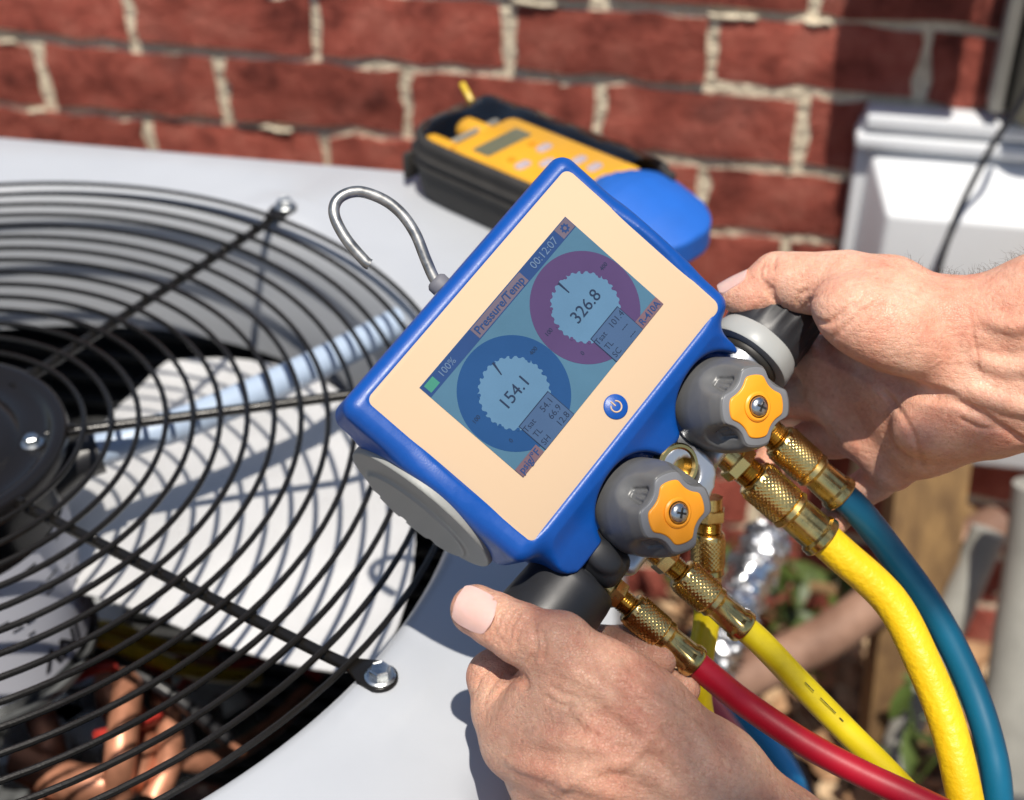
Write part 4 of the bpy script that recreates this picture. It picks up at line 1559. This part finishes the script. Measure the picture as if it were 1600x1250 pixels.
tag(handL, 'left hand seen from its back, thumb pressed on the black end handle', 'hand')
ctr = surfL(738, 948)
upn = fL.grad(ctr)
nail(fL, at(741, 951, .5785), at(722, 943, .579) - at(766, 962, .579), (-FW) * 0.93 + UP * 0.16 - RT * 0.30, 0.0158, 0.0156, 'thumbnail', handL, org)

# ---- right hand: palm toward us, thumb on top, fingers behind the handle
RH = [
    ('c', [(1292, 565, .674, 10.5), (1390, 560, .655, 14.5), (1500, 560, .635, 20)], 6, 8),
    ('c', [(1304, 622, .677, 10.8), (1400, 605, .657, 14), (1510, 590, .636, 20)], 9, 9),
    ('c', [(1345, 680, .676, 10.4), (1420, 650, .658, 13.5), (1515, 615, .638, 20)], 9, 9),
    ('c', [(1397, 727, .670, 9.8), (1450, 690, .655, 13.5), (1530, 655, .637, 17.5)], 9, 9),
    # finger-root pads
    ('e', (1284, 585, .675), (15, 8, 7), axes_px(0.25, 1), 8),
    ('e', (1318, 650, .674), (16, 8, 7), axes_px(0.8, 1), 8),
    ('e', (1372, 712, .671), (16, 8, 7), axes_px(0.8, 1), 8),
    # heel of the hand
    ('e', (1480, 655, .636), (24, 15, 14), axes_px(1, -0.35), 8),
    # thumb base
    ('e', (1395, 515, .622), (31, 18, 16), axes_px(1, 0.40), 9),
    ('e', (1350, 487, .628), (22, 15.5, 14), axes_px(1, 0.25), 9),
    # wrist and forearm
    ('c', [(1490, 498, .630, 17.5), (1560, 510, .625, 20.5), (1640, 492, .618, 25), (1780, 450, .605, 30)], 8, 10),
    ('c', [(1505, 600, .636, 21), (1570, 610, .632, 23.5), (1650, 590, .625, 27), (1790, 545, .612, 32)], 10, 10),
    # index, middle, ring, little
    ('c', [(1292, 565, .674, 10.4), (1240, 548, .690, 9.8), (1190, 545, .704, 9.4), (1140, 570, .706, 8.8), (1120, 610, .700, 8)], 4, 3),
    ('c', [(1304, 622, .677, 10.6), (1262, 620, .690, 10.2), (1215, 622, .700, 9.8), (1165, 645, .702, 9), (1140, 690, .696, 8.2)], 4, 3),
    ('c', [(1345, 680, .678, 9.8), (1305, 684, .688, 9.2), (1268, 688, .696, 8.8), (1215, 708, .700, 8.4), (1190, 745, .694, 7.6)], 4, 3),
    ('c', [(1397, 727, .672, 9.0), (1368, 752, .684, 8.4), (1340, 770, .687, 8.0), (1318, 793, .680, 7.8), (1303, 812, .672, 7.3)], 4, 3),
    # thumb
    ('c', [(1470, 500, .628, 16), (1390, 462, .636, 15.5), (1322, 446, .642, 14.2)], 8, 8),
    ('c', [(1322, 446, .642, 14.0), (1285, 444, .646, 13.0), (1245, 441, .650, 12.4), (1214, 434, .653, 11.2)], 5, 4),
    ('c', [(1214, 436, .653, 10.8), (1190, 452, .655, 10.0), (1166, 461, .656, 8.8), (1148, 461, .657, 7.2)], 3, 3),
    ('e', (1183, 463, .655), (12, 8.2, 9), axes_px(-1, 0.25), 3),
]
RV = [
    ([(1530, 560), (1570, 575), (1620, 572)], 2.0, 1.2, 4), ([(1520, 610), (1570, 632), (1625, 640)], 2.0, 1.2, 4),
    ([(1545, 500), (1590, 510), (1630, 500)], 1.6, 1.0, 4),
]
RC_ = [
    # thumb base crease, palm lines, finger-root folds, wrist folds, thumb joint
    ([(1272, 500), (1283, 530), (1300, 552), (1335, 572), (1385, 590), (1440, 612), (1490, 622)], 1.5, 4.5),
    ([(1272, 498), (1290, 506), (1318, 492)], 0.7, 1.8), ([(1290, 506), (1330, 478), (1352, 455)], 0.4, 1.5), ([(1300, 530), (1345, 490), (1380, 468)], 0.35, 1.5),
    ([(1300, 560), (1345, 585), (1390, 622), (1425, 675), (1440, 730)], 0.18, 2.4),
    ([(1486, 625), (1520, 640), (1560, 665), (1600, 690)], 0.5, 2.8), ([(1500, 655), (1530, 668), (1565, 672)], 0.15, 2),
    ([(1512, 480), (1522, 530), (1530, 580)], 0.08, 1.2),
    ([(1213, 472), (1200, 455), (1196, 440)], 0.6, 1.6), ([(1220, 482), (1208, 462), (1206, 446)], 0.5, 1.5),
    ([(1198, 402), (1190, 418), (1188, 434)], 0.35, 1.2), ([(1206, 398), (1200, 414), (1199, 428)], 0.35, 1.2), ([(1214, 396), (1209, 412), (1209, 424)], 0.35, 1.2),
    ([(1246, 478), (1250, 462), (1262, 452)], 0.35, 1.4), ([(1254, 487), (1262, 472), (1276, 462)], 0.35, 1.4),
]
fR, surfR = run_hand('hand', RH, RC_, RV, None)
org2 = at(1480, 570, .635)
handR = link('hand', fR.mesh('hand', org2), M['skin_r'], None, org2)
tag(handR, 'right hand with palm toward us, thumb on top, gripping the upper end handle', 'hand')
nail(fR, at(1146, 441, .656), at(1126, 444, .6575) - at(1166, 434, .6545), UP * 0.90 - FW * 0.42 - RT * 0.1, 0.0140, 0.0145, 'thumbnail', handR, org2)
# short hairs along the top of the wrist
hb = MB()
for k in range(230):
    px = random.uniform(1420, 1610)
    if random.random() > (px - 1400) / 200 + 0.15:
        continue
    y0 = 380
    base = None
    off = random.uniform(-0.004, 0.012)
    q = at(px, 330, 0.626 + off)
    base = fR.hit(q, -UP, 0, 0.08, 0.0008)
    if base is None:
        continue
    n = fR.grad(base)
    dr = n * random.uniform(0.5, 1) + RT * random.uniform(-0.9, 0.5) + np.array([random.gauss(0, .3), random.gauss(0, .3), random.gauss(0, .2)])
    dr /= np.linalg.norm(dr)
    L_ = random.uniform(0.0025, 0.006)
    mid = base + dr * L_ * 0.5 + n * 0.0006
    hb.tube([base - org2, mid - org2, base + dr * L_ + RT * random.gauss(0, 0.0012) - org2], [0.00005, 0.00004, 0.00002], 3, caps=False)
tag(hb.build('hair', M['hair'], handR), kind='stuff')


# shirt sleeves beyond the frame
M['cloth'] = mat('grey_work_shirt', (0.10, 0.115, 0.14), 0.85, bump=0.4, bscale=60, bdist=0.004, var=0.2, vscale=30)


def sleeve_part(hand_o, o_, pts, radii):
    mb = MB()
    P = cat(pts, 6)
    rr_ = np.interp(np.linspace(0, 1, len(P)), np.linspace(0, 1, len(radii)), radii)
    rr_ = [q + 0.0025 * math.sin(i * 1.7) for i, q in enumerate(rr_)]
    mb.tube([p - o_ for p in P], rr_, 28)
    mb.build('sleeve', M['cloth'], hand_o, ang=60)


a_, b_ = at(1715, 522, .612), at(1790, 495, .606)
d_ = (b_ - a_) / np.linalg.norm(b_ - a_)
sleeve_part(handR, org2, [a_, a_ + d_ * 0.08, a_ + d_ * 0.20 + np.array([0.0, -0.01, 0.0]), a_ + d_ * 0.30 + np.array([0.02, -0.06, 0.05]), a_ + d_ * 0.34 + np.array([0.04, -0.16, 0.14])], [0.049, 0.050, 0.054, 0.060, 0.068])
a_, b_ = at(1250, 1450, .590), at(1330, 1540, .594)
d_ = (b_ - a_) / np.linalg.norm(b_ - a_)
sleeve_part(handL, org, [a_, a_ + d_ * 0.08, a_ + d_ * 0.18, a_ + d_ * 0.24 + np.array([0.04, -0.03, 0.02]), a_ + d_ * 0.26 + np.array([0.12, -0.08, 0.08])], [0.047, 0.049, 0.053, 0.060, 0.068])
# ------------------------------------------------------------------ zipped pouch with a yellow meter in it
PA_ = math.atan2(-0.115, 0.185)
pouch_m = Matrix.Translation((0.303, 0.318, PZ)) @ Matrix.Rotation(PA_, 4, 'Z')
pouch = tag(empty('pouch'), 'black and blue zipped pouch with clear window lying on the panel corner', 'pouch')
pouch.matrix_world = pouch_m
meter = tag(empty('meter'), 'yellow handheld meter with small grey display inside the clear pouch window', 'meter')
meter.matrix_world = pouch_m @ Matrix.Translation((0, 0, 0.0045))


def plan(X, Y, grow=0.0):
    """outline distance of the pouch: round head at the left, softer foot at the right"""
    hw = np.interp(X * 1000, [-105, -60, 45, 85, 132], [43, 45, 45, 39, 30]) / 1000
    a = np.stack([X - 0.012, Y], 0)
    r = 0.029
    qx = np.abs(X - 0.0055) - (0.1105 - r)
    qy = np.abs(Y) - (hw - r)
    return np.sqrt(np.maximum(qx, 0) ** 2 + np.maximum(qy, 0) ** 2) + np.minimum(np.maximum(qx, qy), 0) - r - grow


def soft(d, e, r):
    """rounded intersection of two slabs of distance"""
    return np.minimum(np.maximum(d, e), 0) + np.sqrt(np.maximum(d + r, 0) ** 2 * (d + r > 0) + np.maximum(e + r, 0) ** 2 * (e + r > 0)) - r * ((d + r > 0) | (e + r > 0))


lo, hi = mm(-118, -58, -2), mm(146, 58, 62)
fd = Field(lo, hi, 0.0014)


def shell(X, Y, Z):
    d = plan(X, Y, -0.004 * np.clip((0.020 - Z) / 0.02, 0, 1) ** 2)
    top = np.interp(X * 1000, [-110, 40, 135], [45, 46, 38]) / 1000
    return np.maximum(np.maximum(d + 0.004, np.abs(Z - top / 2) - top / 2 + 0.004) - 0.004, X - 0.070)


fd.fun(lo, hi, shell, 0.001)
fd.fun(lo, hi, lambda X, Y, Z: np.maximum(plan(X, Y, -0.0060), 0.012 - Z), 0.002, cut=True)
fd.fun(lo, hi, lambda X, Y, Z: np.maximum(np.abs(plan(X, Y, 0.0008)) - 0.0013, np.maximum(np.abs(Z - 0.0275) - 0.0012, X - 0.05)) - 0.0006, 0.002)
fd.fun(lo, hi, lambda X, Y, Z: np.maximum(np.abs(plan(X, Y, 0.0006)) - 0.0013, np.maximum(np.abs(Z - 0.0345) - 0.0012, X - 0.05)) - 0.0006, 0.002)
fd.fun(lo, hi, lambda X, Y, Z: np.maximum(np.sqrt(plan(X, Y, -0.0030) ** 2 + (Z - 0.0445) ** 2) - 0.0034, X - 0.062), 0.002)
link('body', fd.mesh('body'), M['pouch'], pouch)
fd = Field(lo, hi, 0.0016)


def sleeve(X, Y, Z):
    d = plan(X, Y, 0.0022)
    top = np.interp(X * 1000, [40, 65, 95, 125], [52, 50, 42, 28]) / 1000 - 7.0 * Y * Y
    slant = 0.052 + 0.0 * Y - X + 0.25 * (Y - 0.02)
    return np.maximum(np.maximum(d + 0.008, Z - top + 0.008) - 0.008, np.maximum(slant, 0.014 - Z))


fd.fun(lo, hi, sleeve, 0.003)
link('blue_end', fd.mesh('blue_end'), M['pouch_blue'], pouch)
# clear window: one domed sheet
n = 40
V, F = [], []
xs, ys = np.linspace(-0.104, 0.060, n), np.linspace(-0.0405, 0.0405, 24)
XX, YY = np.meshgrid(xs, ys, indexing='ij')
dd = plan(XX, YY, -0.004)
ZZ = 0.0455 + 0.016 * np.clip(-dd / 0.024, 0, 1) ** 0.55 + 0.0008 * np.sin(XX * 160 + YY * 90)
keep = dd < 0.0025
for i in range(n):
    for j in range(24):
        V.append((XX[i, j], YY[i, j], ZZ[i, j]))
for i in range(n - 1):
    for j in range(23):
        if keep[i, j] and keep[i + 1, j] and keep[i, j + 1] and keep[i + 1, j + 1]:
            F.append((i * 24 + j, (i + 1) * 24 + j, (i + 1) * 24 + j + 1, i * 24 + j + 1))
mb = MB()
mb.add(V, F)
mb.build('clear_window', M['clear'], pouch, ang=180)
mb = MB()
mb.box(mm(-107, -24, 26), mm(5, 9, 12), bev=0.001)
mb.build('zip_pull', M['blackwire'], pouch)
mb = MB()
mb.tube(cat([mm(-96, 22, 46), mm(-104, 24, 52), mm(-112, 27, 56)], 5), 0.0022, 8)
mb.build('yellow_cord', M['yellowwire'], pouch)
mb = MB()
mb.box(mm(-108, -30, 16), mm(4, 14, 20), bev=0.001)
mb.build('side_loop', M['pouch'], pouch)
# the meter
mb = MB()
out = [(p[0] / 1000 - 0.004, p[1] / 1000 - 0.006) for p in rrect(120, 66, 8, 5)]
mb.prism(out, 0.013, 0.0435, 0.004)
mbody = mb.build('case', M['meter'], meter, ang=50)
mb = MB()
mb.prism([(p[0] / 1000, p[1] / 1000) for p in rrect(15, 44, 1.5, 3, -39, -10)], 0.0434, 0.0440)
mb.build('display', M['meter_lcd'], meter)
for x, y in ((-12, 2), (-6, -26), (4, -13), (17, 4), (31, 3), (46, -6), (22, -22), (36, -20)):
    mb = MB()
    mb.prism([(p[0] / 1000, p[1] / 1000) for p in rrect(7.0, 12.5, 2.8, 4, x, y)], 0.0432, 0.0452, 0.0008)
    mb.build('key', M['key'], meter, ang=50)
for x, y in ((-22, 1), (-17, -25)):
    mb = MB()
    mb.lathe([(0.003, 0), (0.003, 0.0012), (0.0001, 0.0014)], mm(x, y, 43.2), (0, 0, 1), 16)
    mb.build('indicator', M['orange'], meter)
for y in (2, -33):
    mb = MB()
    mb.lathe([(0.0085, 0), (0.009, 0.004), (0.009, 0.022), (0.007, 0.026), (0.0001, 0.026)], mm(-62, y, 34), (-1, 0, 0.0), 24)
    mb.build('socket', M['meter'], meter)
mb = MB()
mb.box(mm(-69, -10, 36), mm(5, 56, 12), bev=0.002)
mb.build('collar', M['pipegrey'], meter)

# ------------------------------------------------------------------ white plastic box on the wall
ubox = tag(empty('utility_box', (0.70, 0.79, -0.46)), 'white plastic utility box with double top rim and sloping hood on the brick wall', 'utility box')
UO = np.array([0.70, 0.79, -0.46])


def upart(mb, name, m, ang=30):
    mb.v = [tuple(np.array(p) - UO) for p in mb.v]
    return mb.build(name, M[m], ubox, ang=ang)


# back plate on the wall, double rim along its top, and a hood standing out with a sloping top
X0, X1, Z0, Z1 = 0.526, 0.900, -0.50, -0.126
mb = MB()
mb.box(((X0 + X1) / 2, 0.777, (Z0 + Z1) / 2), (X1 - X0, 0.022, Z1 - Z0), bev=0.004)
upart(mb, 'back_plate', 'pvc')
mb = MB()
mb.box(((X0 + X1) / 2 + 0.002, 0.772, Z1 + 0.004), (X1 - X0 - 0.004, 0.034, 0.017), bev=0.005)
upart(mb, 'lid_rim', 'pvc')
mb = MB()
mb.box(((X0 + X1) / 2, 0.770, Z1 - 0.015), (X1 - X0 + 0.006, 0.036, 0.015), bev=0.005)
upart(mb, 'lower_rim', 'pvc')
mb = MB()
B = [(0.538, 0.768, -0.486), (0.888, 0.768, -0.486), (0.888, 0.768, -0.152), (0.538, 0.768, -0.152)]
Fr = [(0.557, 0.692, -0.462), (0.870, 0.692, -0.462), (0.870, 0.692, -0.182), (0.557, 0.692, -0.182)]
bmh = bmesh.new()
vs = [bmh.verts.new(p) for p in B + Fr]
for f_ in ((4, 5, 6, 7), (0, 1, 5, 4), (1, 2, 6, 5), (2, 3, 7, 6), (3, 0, 4, 7)):
    bmh.faces.new([vs[q] for q in f_])
bmesh.ops.bevel(bmh, geom=[e for e in bmh.edges if len(e.link_faces) == 2], offset=0.005, segments=3, profile=0.5, affect='EDGES')
bmh.verts.index_update()
mb.add([tuple(v.co) for v in bmh.verts], [tuple(v.index for v in f_.verts) for f_ in bmh.faces])
bmh.free()
upart(mb, 'hood', 'pvc')
mb = MB()
mb.box((0.735, 0.66, -0.165), (0.06, 0.05, 0.09), bev=0.004)
upart(mb, 'junction_cover', 'rust')

mb = MB()
w0 = np.array(at(1462, 430, 1.35))
wp = [at(1640, 60, 1.27), at(1600, 150, 1.29), at(1552, 225, 1.31), at(1512, 300, 1.325), at(1488, 355, 1.335), at(1466, 425, 1.35), at(1452, 520, 1.37), at(1445, 640, 1.40), at(1445, 760, 1.45), at(1460, 900, 1.55)]
mb.tube([p - w0 for p in cat(wp, 8)], 0.0030, 10)
cab = mb.build('cable', M['blackwire'], None, loc=w0)
tag(cab, 'thin black cable hanging in front of the white utility box', 'cable')

# ------------------------------------------------------------------ posts and pipes
post = tag(empty('wall_post', (0.640, 0.765, -0.10)), 'weathered greenish post with a dark gap beside it at top right', 'post')
mb = MB()
mb.lathe([(0.030, 0.0), (0.031, 0.2), (0.030, 0.5), (0.031, 0.9)], (0.046, -0.012, 0), (0, 0, 1), 28)
mb.build('round_post', M['postgrey'], post)
mb = MB()
mb.box((0.004, 0.0, 0.45), (0.012, 0.028, 0.9), bev=0.002)
mb.build('metal_strip', M['pipegrey'], post)
mb = MB()
mb.box((0.0145, 0.006, 0.45), (0.008, 0.02, 0.9))
mb.build('gap_shade_strip', M['blackwire'], post)  # black strip put in for the shade inside the gap
# unseen blocker added above the frame to throw the dark band on the bricks
ds = tag(empty('added_shade_pipe', (0.586, 0.68, 0.16)), 'unseen pale blocker added above the white utility box to shade the bricks', 'added_shade_pipe')
mb = MB()
mb.prism([(p[0], p[1]) for p in rrect(0.105, 0.042, 0.008, 3)], 0.0, 1.1)
mb.build('pipe', M['pvc'], ds)
mb = MB()
mb.prism([(p[0], p[1]) for p in rrect(0.110, 0.048, 0.008, 3)], 0.10, 0.13)
mb.build('band', M['pvc'], ds)
mb = MB()
mb.box((0, 0.066, 0.115), (0.03, 0.088, 0.02))
mb.build('bracket', M['steel_dull'], ds)


def rod(name, label, cat_, pts, r, m, seg=20, n=6):
    P = [np.asarray(p, float) for p in pts]
    o = P[-1].copy()
    mb = MB()
    mb.tube([p - o for p in cat(P, n)], r, seg)
    return tag(mb.build(name, M[m], None, loc=o), label, cat_)


rod('grey_pipe', 'thick pale grey pipe standing at the lower right edge', 'pipe', [at(1640, 760, 1.30), at(1622, 900, 1.32), at(1592, 1100, 1.34), at(1570, 1280, 1.36), at(1560, 1400, 1.37)], 0.031, 'pipegrey')
rod('thin_pipe', 'thin grey pipe leaning behind the thick yellow hose', 'pipe', [at(1545, 830, 1.42), at(1490, 960, 1.44), at(1440, 1080, 1.46), at(1395, 1190, 1.48)], 0.017, 'pipegrey')
rod('bare_branch', 'bleached brown pole lying diagonally behind the red and yellow hoses', 'pole', [at(1560, 820, 1.50), at(1420, 905, 1.46), at(1300, 990, 1.42), at(1190, 1045, 1.39), at(1090, 1100, 1.36), at(1020, 1140, 1.35)], 0.0215, 'rust')
mb = MB()
o = at(1400, 1150, 1.52)
top = at(1455, 690, 1.40)
ax = (top - o) / np.linalg.norm(top - o)
x_, y_, _ = frame(ax)
mb.prism([(-0.034, -0.02), (0.034, -0.02), (0.034, 0.02), (-0.034, 0.02)], 0, float(np.linalg.norm(top - o)), 0.003, (0, 0, 0), np.stack([RT - ax * (RT @ ax), np.cross(ax, RT - ax * (RT @ ax)), ax], 1))
tag(mb.build('wooden_stake', M['wood'], None, loc=o), 'brown wooden stake standing behind the blue hose', 'stake')
# crumpled foil duct
P = cat([at(1200, 838, 1.19), at(1190, 862, 1.18), at(1168, 905, 1.16), at(1142, 970, 1.15), at(1118, 1030, 1.15), at(1085, 1100, 1.17)], 12)
o = P[-1].copy()
mb = MB()
mb.tube([p - o for p in P], [0.018 + 0.0008 * math.sin(i * 1.9) + random.uniform(-0.003, 0.003) for i in range(len(P))], 22)
mb.v = [tuple(np.array(v) + np.array([random.gauss(0, 0.0016) for _ in range(3)])) for v in mb.v]
tag(mb.build('foil_duct', M['foil'], None, loc=o), 'shiny silver foil-wrapped duct behind the lower brass couplings', 'duct')
rod('orange_stick', 'orange-brown stick under the right wrist', 'stick', [at(1480, 778, 1.55), at(1515, 805, 1.55), at(1556, 832, 1.56)], 0.009, 'wood')
rod('yellow_twig', 'short yellowish twig lying on the soil', 'twig', [at(1245, 917, 1.62), at(1280, 919, 1.62), at(1312, 926, 1.62)], 0.007, 'wood')
rod('thin_hose', 'bright blue thin hose on the ground below the red hose', 'hose', [at(1120, 1075, 1.06), at(1165, 1120, 1.02), at(1205, 1170, 0.99), at(1238, 1225, 0.97), at(1256, 1300, 0.96)], 0.0085, 'hose_b2')
rod('thin_hose', 'pinkish red thin hose along the left wrist edge', 'hose', [at(1098, 1085, 1.00), at(1135, 1135, 0.97), at(1170, 1190, 0.94), at(1200, 1250, 0.92), at(1230, 1330, 0.9)], 0.0075, 'hose_r2')
rod('black_cable', 'black cable running down beside the bright blue thin hose', 'cable', [at(1080, 985, 1.10), at(1110, 1030, 1.08), at(1160, 1090, 1.05), at(1225, 1165, 1.02), at(1262, 1230, 1.0), at(1275, 1300, 0.98)], 0.0035, 'blackwire')


# ------------------------------------------------------------------ leaf litter and weeds
def leaf(mb, c, L, W, yaw, tilt, roll, curl):
    A = np.array(Matrix.Rotation(yaw, 3, 'Z') @ Matrix.Rotation(tilt, 3, 'Y') @ Matrix.Rotation(roll, 3, 'X'))
    st = [(-0.5, 0.0), (-0.2, 0.42), (0.12, 0.5), (0.38, 0.25), (0.5, 0.0)]
    V = []
    for t, w in st:
        for s_ in (-1, 0, 1):
            V.append(c + A @ np.array([t * L, s_ * w * W, curl * L * (t * t * 2 + abs(s_) * w * 0.6)]))
    mb.add(V, [(i * 3 + j, (i + 1) * 3 + j, (i + 1) * 3 + j + 1, i * 3 + j + 1) for i in range(4) for j in range(2)])


for nm, cols, cnt in (('leaf_litter', ((0.42, 0.25, 0.13), (0.22, 0.11, 0.05)), 1500), ('pale_leaf_litter', ((0.58, 0.42, 0.26), (0.36, 0.23, 0.12)), 700)):
    mb = MB()
    for k in range(cnt):
        c = np.array([random.uniform(0.30, 1.5), random.uniform(-0.2, 0.77), GZ + random.uniform(0.004, 0.03)])
        leaf(mb, c, random.uniform(0.03, 0.075), random.uniform(0.014, 0.034), random.uniform(0, 6.28), random.gauss(0, 0.35), random.gauss(0, 0.4), random.uniform(-0.2, 0.4))
    tag(mb.build(nm, mat(nm, cols[0], 0.8, dark=cols[1], vscale=26)), kind='stuff')
for i, (px, py, d, n_, lb) in enumerate(((1215, 935, 1.66, 16, 'green weed beside the foil duct'), (1262, 985, 1.68, 14, 'small dark green weed right of the foil duct'), (1440, 1190, 1.40, 10, 'pale green weed between the yellow hoses near the bottom edge'), (1085, 905, 1.72, 10, 'low green weed below the lower orange knob'))):
    o = at(px, py, d)
    o = np.array([o[0], o[1], max(o[2] - 0.03, GZ)])
    w = tag(empty('weed', o), lb, 'weed')
    mb = MB()
    for k in range(5):
        e = np.array([random.gauss(0, 0.03), random.gauss(0, 0.03), random.uniform(0.04, 0.10)])
        mb.tube(cat([(0, 0, 0), e * 0.5 + np.array([random.gauss(0, .006), 0, 0]), e], 3), [0.0016] * 6 + [0.0008], 5)
    mb.build('stem', M['leaf_g'], w)
    for k in range(n_):
        mb = MB()
        leaf(mb, np.array([random.gauss(0, 0.03), random.gauss(0, 0.03), random.uniform(0.02, 0.11)]), random.uniform(0.035, 0.065), random.uniform(0.014, 0.026), random.uniform(0, 6.28), random.gauss(0, 0.5), random.gauss(0, 0.5), random.uniform(-0.3, 0.2))
        mb.build('leaf', M['leaf_g'], w)
# ------------------------------------------------------------------ unseen foliage added to shade the left hand and the lower hoses
SD = np.array(SUN)
E1 = np.cross([0, 0, 1.0], SD)
E1 /= np.linalg.norm(E1)
E2 = np.cross(SD, E1)
C0 = at(1020, 1050, .60)
TIP = C0 + SD * 3.4
TIP2 = C0 + SD * 1.6 + E1 * 0.13 + E2 * 0.07
added_shade_tree = tag(empty('added_shade_tree', (3.6, -3.9, GZ)), 'unseen foliage behind the viewer, added to shade the left hand', 'added_shade_tree')
TO = np.array([3.6, -3.9, GZ])
mb = MB()
mb.tube([p - TO for p in cat([(3.6, -3.9, GZ), (3.55, -3.85, 0.4), (3.62, -3.9, 1.6), (3.5, -3.8, 2.8), (3.4, -3.9, 4.2)], 8)], list(np.linspace(0.17, 0.06, 33)), 14)
mb.build('trunk', M['wood'], added_shade_tree)
mb = MB()
limb = cat([(3.55, -3.85, 2.4), (2.9, -3.1, 2.95), (2.1, -2.4, 3.2), (1.4, -1.8, 3.3), TIP + np.array([0.12, -0.14, 0.02]), TIP], 8)
mb.tube([p - TO for p in limb], list(np.linspace(0.05, 0.004, len(limb))), 10)
twig = cat([limb[14], (1.7, -2.0, 2.6), (1.1, -1.3, 1.9), TIP2 + np.array([0.06, -0.08, 0.03]), TIP2], 6)
mb.tube([p - TO for p in twig], list(np.linspace(0.02, 0.003, len(twig))), 8)
for k in range(14):
    b = limb[18 + k * 1] if 18 + k < len(limb) else limb[-1]
    e = b + np.array([random.gauss(0, 0.2), random.gauss(0, 0.2), random.uniform(0.0, 0.25)])
    mb.tube([p - TO for p in cat([b, (b + e) / 2 + np.array([0, 0, 0.03]), e], 4)], [0.006] * 4 + [0.004] * 4 + [0.002], 6)
mb.build('branch', M['wood'], added_shade_tree)
polys = [([(-7, -0.7), (-5, 0.4), (-3.3, 3.2), (-1.8, 5), (0, 6.2), (2.2, 5.6), (4, 5), (6.6, 2.2), (9.8, -1.2), (13, -6), (11, -14), (-2, -14), (-7, -7)], 115),
         ([(9.3, 9), (11.5, 8.8), (13, 8), (15.5, 6.6), (16, 4.5), (14, 3.8), (12.3, 5.8), (10.4, 7.6)], 60)]


def inside(poly, x, y):
    c = False
    for i in range(len(poly)):
        (x1, y1), (x2, y2) = poly[i], poly[i - 1]
        if (y1 > y) != (y2 > y) and x < (x2 - x1) * (y - y1) / (y2 - y1) + x1:
            c = not c
    return c


def tleaf(mb, c, L, W, n):
    x, y, d = frame(n)
    a = random.uniform(0, 6.28)
    u, w = x * math.cos(a) + y * math.sin(a), -x * math.sin(a) + y * math.cos(a)
    V = [c - u * L / 2, c - u * L * 0.1 - w * W / 2, c + u * L * 0.25 - w * W * 0.4, c + u * L / 2, c + u * L * 0.25 + w * W * 0.4, c - u * L * 0.1 + w * W / 2]
    mb.add(V, [(0, 1, 2, 3), (0, 3, 4, 5)])


mb = MB()
for poly, num in polys:  # leaf clumps fill outlines drawn for the wanted shade
    k = 0
    while k < num:
        x, y = random.uniform(-8, 17), random.uniform(-15, 10)
        if not inside(poly, x, y):
            continue
        k += 1
        big = 0.62
        tleaf(mb, (TIP if num > 100 else TIP - SD * 1.8) + E1 * x / 100 + E2 * y / 100 + SD * random.gauss(0, 0.05) - TO, big * random.uniform(0.03, 0.042), big * random.uniform(0.018, 0.026), SD + np.array([random.gauss(0, .3), random.gauss(0, .3), random.gauss(0, .3)]))
for k in range(700):
    i = random.randrange(10, 34)
    c = limb[i] + np.array([random.gauss(0, 0.22), random.gauss(0, 0.22), random.gauss(0.1, 0.15)])
    # keep the branch leaves off the sunlit part of the place
    sh = c - SD * ((c[2] - 0.1) / SD[2])
    if sh[0] < 0.75 and sh[1] > -0.75:
        continue
    tleaf(mb, c - TO, random.uniform(0.04, 0.06), random.uniform(0.02, 0.03), SD + np.array([random.gauss(0, .5), random.gauss(0, .5), random.gauss(0, .5)]))
for k in range(6000):
    v = np.array([random.gauss(0, 1), random.gauss(0, 1), random.gauss(0, 1)])
    v = v / np.linalg.norm(v) * random.random() ** 0.4
    c = np.array([3.6, -4.0, 4.1]) + v * np.array([1.2, 1.2, 1.1]) + 0.25 * np.sin(v * 7)
    tleaf(mb, c - TO, random.uniform(0.07, 0.11), random.uniform(0.03, 0.05), np.array([random.gauss(0, .6), random.gauss(0, .6), 1.0]))
mb.build('crown', M['leaf_g'], added_shade_tree)
